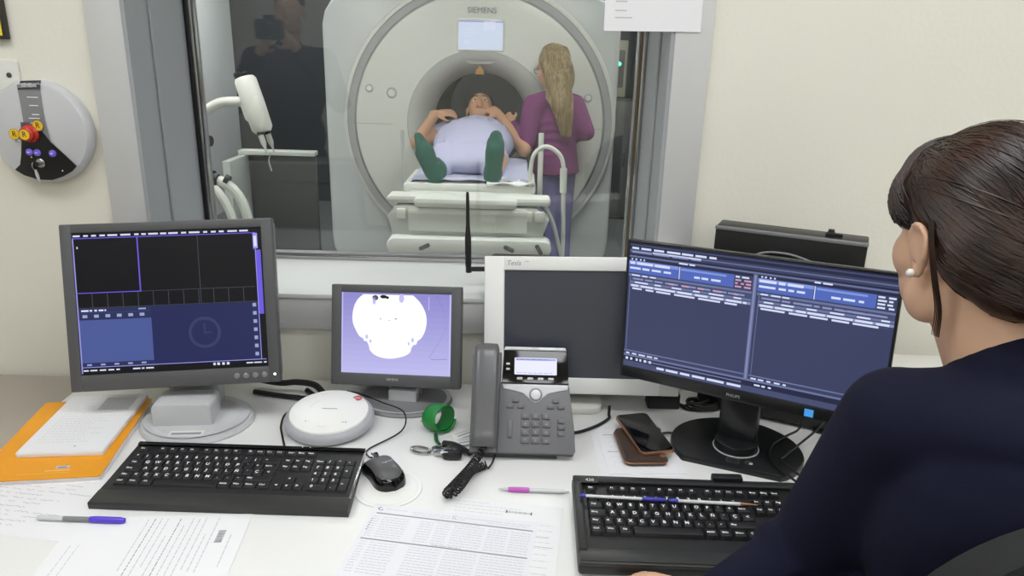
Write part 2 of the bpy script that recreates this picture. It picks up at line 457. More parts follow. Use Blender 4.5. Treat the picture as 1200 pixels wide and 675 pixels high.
# beige wall plate with a screw
b = MB(); b.rbox((-1.125, WY-.004, 1.463), (.075, .008, .075), .008, 'offwhite', .002)
o = b.build('wall_plate', loc=(-1.125, WY-.004, 1.463)); tag(o, 'small beige wall plate with one screw above the round control unit', 'wall plate')
f = MB(); f.lathe([(.0055, 0), (.0055, .002), (.003, .003), (0, .003)], 'ink3', T(-1.108, WY-.008, 1.468) @ RX90, 12); f.build('screw', o)

# round control unit on the wall: silver disc with keyed switches
cc = Vector((-1.050, WY, 1.349)); rr = .112
t = empty('control_unit', 'round silver control unit with red stop button and hanging key on the wall', 'control unit', cc)
Xd = T(*cc) @ RX90
b = MB(); b.lathe([(rr*.97, 0), (rr, .006), (rr, .020), (rr*.985, .027), (rr*.94, .033), (rr*.5, .043), (0, .046)], 'silver', Xd, 56); b.build('housing', t)
def dz(x, y):   # height of the dome surface
    q = math.hypot(x, y)/rr
    for (q0, z0), (q1, z1) in (((0, .046), (.5, .043)), ((.5, .043), (.94, .033)), ((.94, .033), (.985, .027)), ((.985, .027), (1.2, .01))):
        if q <= q1: return z0+(z1-z0)*(q-q0)/(q1-q0)+.0022
    return .02
Xf = Xd @ T(.024, .003, 0)      # the scale strip sits right of the disc's middle
_dz = dz
def dz(x, y): return _dz(x+.024, y+.003)
def on_dome(b, pts, m, off=.0):
    b.add([(x, y, dz(x, y)+off) for x, y in pts], [tuple(range(len(pts)))], m, Xf)
def fan(b, strips, m, off=0.):
    vs = []; fs = []
    for (l, r_) in strips:
        for q in range(7):
            x = l[0]+(r_[0]-l[0])*q/6; yy = l[1]+(r_[1]-l[1])*q/6; vs.append((x, yy, dz(x, yy)+off))
    for i in range(len(strips)-1):
        for q in range(6): fs.append((i*7+q, i*7+q+1, i*7+8+q, i*7+7+q))
    b.add(vs, fs, m, Xf)
b = MB(); L = [(-.052, .098), (-.046, .06), (-.044, .02), (-.046, -.02)]; Rr = [(-.004, .104), (0, .06), (.004, .02), (.008, -.02)]
fan(b, list(zip(L, Rr)), 'mgrey'); fan(b, [((-.046, .106), (-.002, .108)), ((-.05, .088), (-.001, .09))], 'gasket', .001)
b.text('SIEMENS', .009, 'legend', Xf @ T(-.025, .097, dz(-.02, .097)+.001))
for i, yy in enumerate((.072, .055, .036, .028, .018)):
    b.rect(-.03+.004*i % .012, yy, -.006, yy+.002, 'legend', dz(-.02, yy)+.0012, Xf)
fan(b, [((-.05, .02), (-.03, .02)), ((-.056, -.03), (-.03, -.05)), ((-.066, -.076), (-.046, -.06))], 'dgrey', .0006)
b.build('scale_strip', t)
b = MB(); fan(b, [((-.052, .002), (-.006, .002)), ((-.055, -.02), (.008, -.02)), ((-.062, -.05), (.034, -.05)), ((-.072, -.074), (.052, -.074)), ((-.088, -.086), (.040, -.086)), ((-.070, -.098), (.018, -.098)), ((-.040, -.107), (-.008, -.107))], 'black', .001)
for x, yy in ((-.06, -.02), (.02, -.085)): b.disc(x, yy, .0018, 'legend', dz(x, yy)+.0016, Xf, 8)
b.disc(-.039, -.055, .002, 'yellow', dz(-.03, -.05)+.002, Xf, 8)
b.build('switch_panel', t)
for x, yy in ((-.041, -.044), (-.024, -.045), (.009, -.046)):
    b = MB(); b.lathe([(.0075, 0), (.0075, .004), (.0055, .0055), (0, .006)], 'violet', Xf @ T(x, yy, dz(x, yy)), 18); b.rect(-.003, -.0008, .003, .0008, 'legend', .0063, Xf @ T(x, yy, dz(x, yy))); tag(b.build('button', t), 'violet round button')
b = MB(); b.lathe([(.019, 0), (.019, .004), (.0155, .008), (.0155, .017), (.012, .020), (0, .021)], 'red', Xf @ T(-.032, -.004, dz(-.03, 0)), 28)
o = tag(b.build('stop_button', t), 'red mushroom stop button with a yellow R sticker')
def rsticker(x, y, z, par):
    b = MB(); A = Xf @ T(x, y, z); b.disc(0, 0, .0115, 'yellow', 0, A, 20); b.ring(0, 0, .0112, .0118, 'ink3', .0002, A); b.text('R', .017, 'gasket', A, z=.0006); return b.build('sticker', par)
rsticker(-.032, -.004, dz(-.03, 0)+.0215, o)
for x, y in ((-.067, -.006), (-.012, .014)):
    tag(rsticker(x, y, dz(x, y)+.003, t), 'round yellow R sticker')
b = MB(); kx, ky = -.021, -.068; A = Xf @ T(kx, ky, dz(kx, ky))
b.lathe([(.010, 0), (.010, .005), (.007, .007), (0, .007)], 'steel', A, 20); b.box((0, 0, .014), (.0025, .009, .016), 'steel', .0005, X=A)
b.lathe([(.009, -.001), (.009, .001)], 'steel', A @ T(0, -.002, .026) @ Matrix.Rotation(PI/2, 4, 'Y'), 18)
k_ = b.build('key_switch', t); tag(k_, 'steel key in the lock')
b = MB(); kp = cc+Vector((kx+.024, -dz(kx, ky)-.026, ky-.008)); b.tube([kp, kp+Vector((.002, 0, -.012)), kp+Vector((.003, .004, -.03))], [.0022, .0035, .002], 'lgrey', 8); b.build('key_tag', k_)

# ------------------------------------------------------------------ desk and cabinet
DZ = .76
t = empty('desk', 'long white control desk under the observation window', 'desk', (.3, 1.3, 0))
b = MB(); b.box((.32, 1.293, DZ-.0125), (2.68, .79, .025), 'desk', .002); b.build('worktop', t)
for x in (-.98, .35, 1.62):
    b = MB(); b.box((x, 1.33, (DZ-.025)/2), (.03, .66, DZ-.025), 'desk_edge', .002); b.build('leg_panel', t)
b = MB(); b.box((.32, 1.64, .5), (2.57, .018, .4), 'desk_edge'); b.build('back_panel', t)
t = empty('cabinet', 'low taupe cabinet beside the left end of the white desk', 'cabinet', (-1.44, 1.3, 0))
b = MB(); b.box((-1.435, 1.293, .37), (.80, .77, .70), 'taupe', .003); b.build('body', t)
b = MB(); b.box((-1.435, 1.293, .738), (.815, .79, .03), 'taupe', .003); b.build('cabinet_top', t)
for x in (-1.63, -1.24):
    b = MB(); b.box((x, .898, .37), (.38, .018, .66), 'taupe', .002); dd = b.build('door', t)
    b = MB(); b.tube([(x+.12 if x < -1.4 else x-.12, .87, .55), (x+.12 if x < -1.4 else x-.12, .87, .42)], .005, 'steel', 8); b.build('handle', dd)

# ------------------------------------------------------------------ papers
def sheet(name, cx, cy, w_, d_, rz, z, label, m='paper', draw=None, cat='paper', th=.0006):
    A = T(cx, cy, z) @ Matrix.Rotation(R(rz), 4, 'Z')
    b = MB(); b.box((0, 0, th/2), (w_, d_, th), m, X=A)
    if draw: draw(b, A @ T(0, 0, th+.0002))
    o = b.build(name, loc=(cx, cy, z)); return tag(o, label, cat)
def dashes(b, A, x0, y0, x1, h, m, gap=.002, lo=.004, hi=.014, vert=False, rng=random):
    x = x0
    while x < x1:
        l = min(rng.uniform(lo, hi), x1-x)
        if l < .001: break
        if vert: b.rect(y0, x, y0+h, x+l, m, 0, A)
        else: b.rect(x, y0, x+l, y0+h, m, 0, A)
        x += l+gap
def d_hand(b, A):
    for i in range(14):
        yy = .085-i*.0125; x0 = -.13+random.uniform(0, .01); x1 = random.uniform(.02, .13)
        pts = []; x = x0
        while x < x1:
            pts.append((x, yy+random.uniform(-.0018, .0018)-.02*(x-x0)*.2)); x += random.uniform(.0022, .005)
            if random.random() < .14: 
                if len(pts) > 2: stroke(b, A, pts, .0005, 'pencil')
                pts = []; x += .004
        if len(pts) > 2: stroke(b, A, pts, .0005, 'pencil')
def stroke(b, A, pts, w_, m):
    vs = []; fs = []
    for i, (x, y) in enumerate(pts):
        vs += [(x, y-w_, 0), (x, y+w_, 0)]
    for i in range(len(pts)-1): fs.append((2*i, 2*i+2, 2*i+3, 2*i+1))
    b.add(vs, fs, m, A)
sheet('handwritten_sheet', -.865, 1.165, .31, .21, -7, DZ, 'sheet of grey handwriting lying below the orange notebook', 'paper', d_hand)
def d_bar(b, A):
    for i in range(15):
        x = -.025+i*.0108
        if .098 < x < .122: continue
        y0 = random.uniform(-.1, -.03); y1 = random.choice((.05, .075, .095, .097))
        dashes(b, A, y0, x, y1, .0016, random.choice(('ink', 'ink', 'ink2')), vert=True)
    for k in range(26): b.rect(.104, .028+k*.0011, .116, .028+k*.0011+random.choice((.0004, .0007)), 'ink2', 0, A)
    b.rect(.1035, .0265, .1165, .0275, 'ink3', 0, A); b.rect(.1035, .0575, .1165, .0585, 'ink3', 0, A)
    for x in (-.125, -.112): dashes(b, A, -.1, x, .03, .0012, 'ink', vert=True)
sheet('printed_form', -.585, 1.015, .297, .21, 5, DZ+.0007, 'printed form with a small barcode, below the left keyboard and violet pen', 'paper', d_bar)
def d_s2(b, A):
    for i in range(7):
        yy = .138-i*.010
        dashes(b, A, -.09, yy, -.09+random.choice((.06, .09, .12)), .0012, 'ink')
    for k in range(24): b.rect(.005+k*.0018, .117, .005+k*.0018+random.choice((.0006, .001)), .123, 'ink2', 0, A)
    b.rect(.003, .1155, .005, .1245, 'ink3', 0, A); b.rect(.048, .1155, .050, .1245, 'ink3', 0, A)
    for i in range(14): dashes(b, A, .055, .09-i*.016, .09, .0012, 'ink')
    for y0, x0, x1 in ((.055, .06, .085), (.03, .06, .095)): b.rect(x0, y0, x1, y0+.001, 'ink2', 0, A)
sheet('barcode_sheet', -.019, 1.04, .21, .297, -7.5, DZ+.0007, 'sheet with a barcode strip lying partly under the table of results', 'paper', d_s2)
def d_tab(b, A):
    b.ring(-.135, .092, .003, .0045, 'ink3', 0, A, 12, 1.2, 5.2); b.disc(-.131, .089, .0018, 'ink2', 0, A, 8)
    for x0, x1 in ((-.125, -.085), (-.075, 0), (.006, .045), (.055, .085)):
        dashes(b, A, x0, .092, x1, .0012, 'ink'); 
    dashes(b, A, -.075, .086, .02, .0012, 'ink'); dashes(b, A, .06, .086, .13, .0012, 'ink'); dashes(b, A, .035, .092, .135, .0012, 'ink')
    for x in (-.002, .002): b.rect(x, .086, x+.0008, .097, 'ink2', 0, A)
    b.rect(-.138, .0770, .142, .0802, 'ink2', 0, A); dashes(b, A, -.03, .0735, .05, .0012, 'ink')
    for i in range(9):
        yy = .068-i*.0068
        for x0, x1 in ((-.14, -.128), (-.122, -.075), (-.055, -.03), (-.024, .0), (.006, .06), (.066, .1), (.106, .14)):
            dashes(b, A, x0, yy, x1, .0014, 'ink', gap=.0015, lo=.003, hi=.01)
    for i in range(6): b.rect(-.142, .06-i*.006, -.139, .0624-i*.006, 'ink2', 0, A)
    b.rect(-.142, .0040, .142, .0072, 'ink2', 0, A); dashes(b, A, -.02, .009, .03, .0012, 'ink2')
    for i in range(12):
        yy = -.003-i*.0068
        for x0, x1 in ((-.14, -.128), (-.122, -.075), (-.055, -.0), (.006, .06), (.066, .14)):
            dashes(b, A, x0, yy, x1, .0014, 'ink', gap=.0015, lo=.003, hi=.01)
sheet('table_sheet', -.105, 1.045, .297, .212, -8.6, DZ+.0016, 'printed results table with two dark rule lines, front middle of the desk', 'paper_b', d_tab)
def d_ring(b, A):
    for i in range(9): dashes(b, A, -.06, .09-i*.02, .06, .0008, 'ink', gap=.004)
    for yy in (.04, -.03): b.rect(-.066, yy, -.045, yy+.0015, 'ink3', 0, A); b.rect(.05, yy, .068, yy+.0015, 'ink3', 0, A)
sheet('letter_sheet', .26, 1.405, .16, .235, 1.5, DZ, 'blank white sheet, the lower one under the wallet and phone', 'paper', None)
sheet('note_sheet', .272, 1.41, .155, .228, 3, DZ+.0007, 'ruled white sheet with dark tick marks directly under the brown wallet', 'paper', d_ring)

# notebook and pad
def rectpose(fr, dirdeg, w_, d_):
    """rectangle whose front right corner is fr, turned dirdeg about Z"""
    A = Matrix.Rotation(R(dirdeg), 4, 'Z'); c = Vector((fr[0], fr[1], 0))+A @ Vector((-w_/2, d_/2, 0)); return c
w_, d_ = .225, .325; c = rectpose((-.762, 1.222), 8.8, w_, d_)
t = empty('notebook', 'orange covered notebook lying under the white pad', 'notebook', (c.x, c.y, DZ), R(8.8))
b = MB(); b.box((0, 0, .006), (w_-.006, d_-.006, .0085), 'paper', .001); b.build('pages', t, world=False)
b = MB(); b.rbox((0, 0, .0112), (w_, d_, .0016), .006, 'orange', axis='Z'); b.rect(.005, -.137, .05, -.132, 'orange_d', .01215); b.rect(.02, -.128, .045, -.118, 'ink', .01215); b.rect(.024, -.126, .041, -.122, 'ink2', .0123); b.rect(-.04, -.144, .05, -.1425, 'orange_d', .01215); o = tag(b.build('front_cover', t, world=False), 'orange front cover with a small printed mark')
b = MB(); b.rbox((0, 0, .0009), (w_, d_, .0014), .006, 'paper', axis='Z'); b.build('back_cover', t, world=False)
w_, d_ = .162, .255; c = rectpose((-.793, 1.293), 6.5, w_, d_)
t = empty('writing_pad', 'white writing pad lying on the orange notebook', 'notepad', (c.x, c.y, DZ+.0122), R(6.5))
b = MB(); b.rbox((0, 0, .0045), (w_, d_, .009), .004, 'paper', .001, axis='Z'); b.build('page_block', t, world=False)
b = MB(); b.rbox((0, 0, .0098), (w_-.002, d_-.004, .0006), .004, 'paper', axis='Z'); d_hand2 = [(-.06+.0*i, .1-i*.011) for i in range(18)]
for x, y in d_hand2: dashes(b, T(0, 0, .0103), x, y, random.uniform(.01, .06), .0007, 'pencil', gap=.003, lo=.003, hi=.009)
b.rect(0.0, .05, .065, .11, 'ink', .01025); b.disc(.02, -.105, .002, 'ink2', .0103)
b.build('top_sheet', t, world=False)
WMX, WMZ, WMYAW, WMW, WMH = .1592, .9531, -5.46, .4422, .3126
RMX, RMZ, RMYAW, RMT, RMR, RMW, RMH = .4534, 1.0497, -31.76, 2.77, -2.07, .5079, .2957
# ------------------------------------------------------------------ monitors
UI = dict(bk=(14, 14, 18), mb=(20, 22, 40), nav=(34, 40, 84), blue=(72, 86, 146), dkb=(40, 46, 84), pur=(104, 88, 214), lpur=(150, 146, 222), grey=(74, 76, 88), txt=(214, 218, 240), icon=(150, 160, 200), faint=(52, 58, 98),
          bg=(58, 64, 94), bg2=(70, 76, 110), bar=(104, 112, 152), bar2=(134, 142, 182), head=(80, 102, 180), head2=(124, 146, 214), rtxt=(206, 214, 240), rred=(196, 150, 176), deep=(38, 42, 66), peri=(152, 148, 222), wht=(252, 250, 255), lil=(190, 186, 238), off=(80, 84, 96), ppur=(112, 106, 176), lcd=(226, 228, 250), lcd2=(164, 166, 214), phw=(70, 150, 220))
for k, c in UI.items(): M['u_'+k] = glow('screen '+k, c, 1.0)

def ui(b, A, w_, h_):
    """returns draw(x0,y0,x1,y1,colour,layer) in 0..1 screen coordinates, origin top left"""
    def q(x0, y0, x1, y1, m, l=1):
        b.rect((x0-.5)*w_, (.5-y1)*h_, (x1-.5)*w_, (.5-y0)*h_, 'u_'+m, l*.00012, A)
    return q
def words_row(q, x0, x1, y, h, m, l=3, lo=.012, hi=.05, gap=.008):
    x = x0
    while x < x1-.005:
        n = min(random.uniform(lo, hi), x1-x); q(x, y, x+n, y+h, m, l); x += n+gap*random.uniform(.7, 1.6)

def bezel(b, w_, h_, t_, sx0, sx1, sz0, sz1, m, X, r=.008, depth=.004):
    """front frame around a screen opening, panel frame coordinates"""
    b.box(((sx1+w_/2)/2, 0, 0), (w_/2-sx1, t_, h_), m, .003, X=X); b.box(((sx0-w_/2)/2, 0, 0), (sx0+w_/2, t_, h_), m, .003, X=X)
    b.box(((sx0+sx1)/2, 0, (sz1+h_/2)/2), (sx1-sx0+.004, t_, h_/2-sz1), m, .003, X=X); b.box(((sx0+sx1)/2, 0, (sz0-h_/2)/2), (sx1-sx0+.004, t_, sz0+h_/2), m, .003, X=X)

# --- left monitor: dark grey frame, light stand
P = panel((-.7175, 1.50, 1.0163), 5.94, 14.3, -2.1); w_, h_ = .4286, .3512
t = empty('monitor', 'dark grey framed monitor showing black image panes, on a light grey foot, leftmost', 'monitor', (-.694, 1.48, DZ))
sx0, sx1, sz0, sz1 = -.191, .191, -.1405, .157
b = MB(); bezel(b, w_, h_, .026, sx0, sx1, sz0, sz1, 'dgrey', P); b.build('bezel', t)
b = MB(); b.rbox((0, .024, 0), (w_-.006, .03, h_-.006), .012, 'mgrey', .006, X=P); b.rbox((0, .05, -.01), (.30, .03, .24), .03, 'mgrey', .012, X=P); b.build('back_shell', t)
b = MB(); A = P @ T((sx0+sx1)/2, -.0085, (sz0+sz1)/2) @ RX90; sw, sh = sx1-sx0, sz1-sz0
b.rect(-sw/2, -sh/2, sw/2, sh/2, 'u_bk', 0, A); q = ui(b, A, sw, sh)
words_row(q, .005, .93, .015, .012, 'txt', lo=.02, hi=.06, gap=.014)
q(0, .035, .962, .041, 'pur', 2); q(0, .035, .006, .99, 'lpur', 2); q(.335, .035, .342, .425, 'pur', 2); q(0, .418, .342, .424, 'pur', 2); q(.655, .04, .658, .52, 'grey', 2)
q(.34, .420, .95, .423, 'grey', 2); q(0, .525, .95, .528, 'grey', 2)
for k in range(1, 12): q(k*.0805, .425, k*.0805+.003, .525, 'grey', 2)
q(.02, .095, .027, .11, 'txt', 3); 
q(.006, .53, .962, .945, 'nav', 1); q(.006, .56, .385, .945, 'blue', 2); q(.006, .53, .385, .555, 'dkb', 2); q(.006, .562, .385, .612, 'dkb', 3); words_row(q, .02, .15, .540, .012, 'txt', 4); words_row(q, .32, .36, .540, .01, 'icon', 4)
for k in range(6): q(.025+k*.06, .575, .05+k*.06, .596, 'icon', 4); q(.022+k*.06, .57, .053+k*.06, .573, 'faint', 4)
q(.006, .915, .385, .945, 'dkb', 3)
for k in range(5): q(.03+k*.072, .924, .055+k*.072, .936, 'icon', 4)
for r0, r1, a0, a1 in ((.027, .0335, 0, 2*PI),): b.ring((.665-.5)*sw, (.5-.735)*sh, r0, r1, 'u_faint', .0003, A, 40, a0, a1)
q(.66, .67, .669, .74, 'faint', 3); q(.66, .73, .70, .742, 'faint', 3)
for k in range(7):
    q(.925, .53+k*.059, .958, .575+k*.059, 'dkb', 3); q(.932, .54+k*.059, .951, .565+k*.059, 'icon', 4)
q(.962, .035, .966, .945, 'lpur', 2); q(.966, .16, .992, .62, 'pur', 2); q(.952, .04, .978, .15, 'lpur', 3); q(.957, .06, .973, .135, 'txt', 4); q(.952, .04, .955, .16, 'pur', 4)
q(0, .945, .99, .95, 'lpur', 3); words_row(q, .01, .20, .965, .01, 'txt', 3); words_row(q, .27, .38, .965, .01, 'txt', 3); words_row(q, .70, .79, .957, .018, 'txt', 3, .012, .016); words_row(q, .88, .99, .965, .009, 'txt', 3)
b.build('screen', t)
for k in range(4):
    b = MB(); b.lathe([(.0062, 0), (.0062, .0018), (.005, .0026), (0, .0026)], 'mgrey', P @ T(.125+k*.019, -.013, -.158) @ RX90, 16); b.build('button', t)
b = MB(); b.disc(.204, -.158, .0022, 'lamp', .0134, P @ RX90, 10); tag(b.build('power_light', t), 'small white power light')
b = MB(); yw = Matrix.Rotation(R(6), 4, 'Z'); B0 = T(-.676, 1.47, DZ) @ yw
b.rbox((-.018, -.018, .034), (.122, .075, .062), .012, 'lgrey', .005, X=B0); b.rbox((-.018, .058, .13), (.108, .04, .25), .012, 'lgrey', .004, X=B0); b.build('column', t)
b = MB(); b.lathe([(.116, 0), (.118, .004), (.114, .011), (.09, .016), (0, .017)], 'lgrey', B0 @ T(0, -.01, 0) @ Matrix.Diagonal((1, .92, 1, 1)), 48)
b.ring(0, -.01, .090, .108, 'silver', .0168, B0 @ T(0, 0, -.0012) @ Matrix.Diagonal((1, .92, 1, 1)), 48)
b.rect(-.035, -.102, .035, -.078, 'offwhite', .0162, B0); b.rect(-.03, -.095, .03, -.086, 'ink2', .0164, B0)
b.build('base', t)

# --- small monitor with the bright scan image
P = panel((-.2594, 1.585, .9235), -8.4, 15.4, -2.6); w_, h_ = .302, .2294
t = empty('monitor', 'small dark grey monitor showing a bright round scan, beside the white speaker disc', 'monitor', (-.245, 1.60, DZ))
sx0, sx1, sz0, sz1 = -.127, .128, -.0865, .097
b = MB(); bezel(b, w_, h_, .022, sx0, sx1, sz0, sz1, 'dgrey', P); b.text('SIEMENS', .0075, 'lgrey', P @ T(-.005, -.0113, -.0985) @ RX90); b.build('bezel', t)
b = MB(); b.rbox((0, .018, 0), (w_-.006, .024, h_-.006), .01, 'mgrey', .005, X=P); b.rbox((0, .034, 0), (.2, .02, .15), .02, 'mgrey', .008, X=P); b.build('back_shell', t)
b = MB(); A = P @ T((sx0+sx1)/2, -.0075, (sz0+sz1)/2) @ RX90; sw, sh = sx1-sx0, sz1-sz0
for k in range(14):
    f_ = k/13; M['u_lav%d' % k] = glow('screen lavender %d' % k, (140+44*f_, 136+46*f_, 202+28*f_), 1.0)
    b.rect(-sw/2, sh/2-(k+1)*sh/14, sw/2, sh/2-k*sh/14, 'u_lav%d' % k, 0, A)
q = ui(b, A, sw, sh)
q(0, 0, .012, 1, 'lil', 2); q(.985, 0, 1, 1, 'lil', 2); q(.795, .03, .802, .2, 'lil', 2)
outl = [(.20, .02), (.15, .08), (.115, .17), (.10, .28), (.105, .38), (.13, .46), (.165, .54), (.20, .57), (.212, .60), (.235, .605), (.255, .66), (.265, .71), (.30, .76), (.36, .795), (.44, .81), (.52, .795), (.59, .765), (.635, .72), (.645, .67), (.665, .63), (.69, .62), (.70, .58), (.735, .54), (.765, .46), (.78, .36), (.775, .26), (.75, .17), (.71, .09), (.655, .02)]
ol = catmull([Vector((x, y, 0)) for x, y in outl], 3); pts = [((p.x-.5)*sw, (.5-max(p.y, .012))*sh) for p in ol]
b.flat(pts, 'u_wht', .0003, A)
for x, y, rx, ry, m in ((.385, .045, .008, .004, 'bk'), (.31, .06, .007, .006, 'off'), (.30, .10, .004, .008, 'lil'), (.55, .06, .006, .010, 'lil'), (.36, .32, .0014, .0012, 'off'), (.44, .335, .0012, .001, 'off'), (.50, .315, .003, .001, 'off'), (.42, .055, .004, .003, 'bk'), (.235, .545, .003, .005, 'lil'), (.27, .60, .0025, .004, 'lil'), (.655, .57, .003, .005, 'lil'), (.62, .615, .002, .004, 'lil')):
    b.disc((x-.5)*sw, (.5-y)*sh, rx, 'u_'+m, .0005, A, 14, ry)
b.ring((.30-.5)*sw, (.5-.42)*sh, .172, .1728, 'u_ppur', .0004, A, 40, -.75, .52) if False else None
pr = [((.86+.095*math.sin(PI*k/16)-.5)*sw, (.5-(.02+k*.04))*sh) for k in range(20)]
stroke(b, A @ T(0, 0, .0004), pr, .0005, 'u_ppur'); stroke(b, A @ T(0, 0, .0004), [((.82-.5)*sw, (.5-.8)*sh), ((.97-.5)*sw, (.5-.79)*sh)], .0005, 'u_ppur')
b.build('screen', t)
b = MB(); B0 = T(-.245, 1.60, DZ) @ Matrix.Rotation(R(-6), 4, 'Z')
b.rbox((0.004, -.026, .024), (.066, .030, .032), .006, 'silver', .003, X=B0); b.rbox((0, .02, .07), (.080, .03, .125), .008, 'silver', .003, X=B0); b.build('column', t)
b = MB(); b.lathe([(.112, 0), (.114, .004), (.110, .009), (.086, .013), (0, .014)], 'mgrey', B0 @ T(0, -.01, 0) @ Matrix.Diagonal((1, .80, 1, 1)), 48); b.ring(0, -.01, .098, .110, 'lgrey', .0105, B0 @ T(0, 0, 0) @ Matrix.Diagonal((1, .80, 1, 1)), 48); b.build('base', t)

# --- white monitor, switched off
P = panel((WMX, 1.605, WMZ), WMYAW, 15.2, -2.4); w_, h_ = WMW, WMH
t = empty('monitor', 'white framed monitor with a dark switched off screen, behind the desk phone', 'monitor', (.155, 1.56, DZ))
sx0, sx1, sz0, sz1 = -.175, .177, -.1195, .1245
b = MB(); bezel(b, w_, h_, .024, sx0, sx1, sz0, sz1, 'white', P); b.text('Tesla', .0155, 'ink2', P @ T(-.154, -.0123, .141) @ RX90, shear=.25); b.text('slim', .006, 'ink2', P @ T(-.124, -.0123, .145) @ RX90, shear=.2); b.build('bezel', t)
M['offscreen'] = mat('switched off lcd', (58, 62, 72), .24, spec=.7)
b = MB(); b.rect(sx0, sz0, sx1, sz1, 'offscreen', .0065, P @ RX90); b.build('screen', t)
b = MB(); b.rbox((0, .022, 0), (w_-.004, .03, h_-.004), .012, 'white', .006, X=P); b.rbox((0, .04, .0), (.3, .02, .2), .02, 'white', .006, X=P); b.build('back_shell', t)
b = MB(); b.rbox((.155, 1.64, DZ+.06), (.12, .035, .12), .01, 'offwhite', .004); b.build('column', t)
b = MB(); b.rbox((.145, 1.61, DZ+.008), (.14, .14, .016), .03, 'offwhite', .004, axis='Z'); b.build('base', t)

# --- right monitor with the patient lists
P = panel((RMX, 1.35, RMZ), RMYAW, RMT, RMR); w_, h_ = RMW, RMH
t = empty('monitor', 'wide black monitor showing two blue lists of text, in front of the seated woman', 'monitor', (.478, 1.40, DZ))
sx0, sx1, sz0, sz1 = -w_/2+.0058, w_/2-.0058, -h_/2+.0255, h_/2-.0058
b = MB(); bezel(b, w_, h_, .016, sx0, sx1, sz0, sz1, 'satin', P); b.text('PHILIPS', .0085, 'lgrey', P @ T(-.012, -.0083, -.1365) @ RX90)
b.rect(.122, -.1445, .138, -.1295, 'u_phw', .0084, P @ RX90); b.build('bezel', t)
b = MB(); b.rbox((0, .013, 0), (w_-.008, .014, h_-.008), .008, 'black', .004, X=P); b.rbox((0, .026, -.02), (.28, .02, .18), .02, 'black', .008, X=P); b.build('back_shell', t)
b = MB(); A = P @ T((sx0+sx1)/2, -.0055, (sz0+sz1)/2) @ RX90; sw, sh = sx1-sx0, sz1-sz0
b.rect(-sw/2, -sh/2, sw/2, sh/2, 'u_bg', 0, A); q = ui(b, A, sw, sh)
q(0, 0, 1, .045, 'deep', 1); q(0, .012, 1, .022, 'bg2', 2); q(0, .06, 1, .068, 'bar', 2); words_row(q, .01, .36, .033, .016, 'rtxt', 3, .02, .06); words_row(q, .01, .30, .064, .014, 'bar2', 3, .02, .09); q(.10, .058, .30, .07, 'rtxt', 3)
q(0, .10, 1, .112, 'bar', 2); q(0, .085, 1, .10, 'deep', 2)
for ox, ww in ((0.0, .505), (.525, .475)):
    X_ = lambda f: ox+f*ww
    q(X_(0), .118, X_(1), .135, 'deep', 2); words_row(q, X_(.02), X_(.15), .122, .012, 'rtxt', 4, .006, .008); words_row(q, X_(.42), X_(.55), .108, .012, 'rtxt', 4, .02, .05)
    q(X_(0), .14, X_(.42), .235, 'head', 2); q(X_(0), .14, X_(.42), .165, 'head2', 3); words_row(q, X_(.01), X_(.36), .148, .02, 'rtxt', 4, .02, .07); words_row(q, X_(.01), X_(.36), .19, .016, 'rtxt', 4, .02, .07)
    q(X_(.43), .14, X_(.86), .235, 'head', 2); q(X_(.44), .15, X_(.80), .165, 'head2', 3); words_row(q, X_(.55), X_(.78), .195, .016, 'rtxt', 4, .02, .04); q(X_(.425), .14, X_(.432), .235, 'rtxt', 3)
    for k in range(4): words_row(q, X_(.87), X_(.99), .145+k*.024, .013, 'rred' if (k > 0 and ox == 0) else 'rtxt', 3, .01, .03)
    q(X_(0), .245, X_(1), .262, 'bar', 2); words_row(q, X_(.03), X_(.25), .248, .011, 'rtxt', 3, .02, .04)
    q(X_(.02), .268, X_(1), .295, 'bg2', 2); words_row(q, X_(.04), X_(.95), .275, .013, 'bar2', 3, .02, .07); words_row(q, X_(.35), X_(.9), .277, .012, 'rred' if ox == 0 else 'bar2', 4, .02, .05, .03)
    q(X_(.02), .30, X_(1), .318, 'bar', 2); words_row(q, X_(.06), X_(.97), .303, .012, 'rtxt', 3, .02, .06, .03)
    q(X_(.02), .325, X_(1), .345, 'bar2', 2); words_row(q, X_(.03), X_(.97), .328, .016, 'rtxt', 3, .03, .09)
    q(X_(.03), .352, X_(.97), .36, 'bg2', 2); words_row(q, X_(.04), X_(.9), .352, .014, 'rtxt', 3, .03, .09, .012)
    q(X_(.015), .245, X_(.02), .86, 'bar', 3)
    q(X_(0), .865, X_(1), .875, 'bar', 2); words_row(q, X_(.02), X_(.3), .885, .012, 'rtxt', 3, .01, .03)
q(.507, .118, .522, .90, 'bar', 4); q(.512, .118, .516, .90, 'bar2', 5)
q(0, .90, 1, .915, 'bar', 2); q(0, .915, 1, .955, 'deep', 2); q(0, .955, 1, 1, 'bg2', 2); words_row(q, .01, .14, .925, .02, 'rtxt', 3, .008, .012, .01); words_row(q, .15, .5, .962, .018, 'rtxt', 3, .03, .07); q(.10, .93, .5, .94, 'bar', 3); words_row(q, .55, .62, .93, .013, 'rtxt', 3, .01, .03)
b.build('screen', t)
B0 = T(.478, 1.398, DZ) @ Matrix.Rotation(R(-22), 4, 'Z')
b = MB(); pts = [(.135*math.cos(a), .125*math.sin(a)) for a in [2*PI*k/64 for k in range(64)]]
pts = [(x, max(y, -.088)) for x, y in pts]; b.prism(pts, 0, .012, 'satin', .004, X=B0)
b.rect(-.012, -.075, .014, -.055, 'dgrey', .0123, B0); b.rect(-.010, -.073, .012, -.057, 'satin', .0125, B0); b.ring(.032, -.062, .006, .008, 'dgrey', .0123, B0, 18); b.disc(.036, -.064, .004, 'lgrey', .0126, B0, 10)
b.build('base', t)
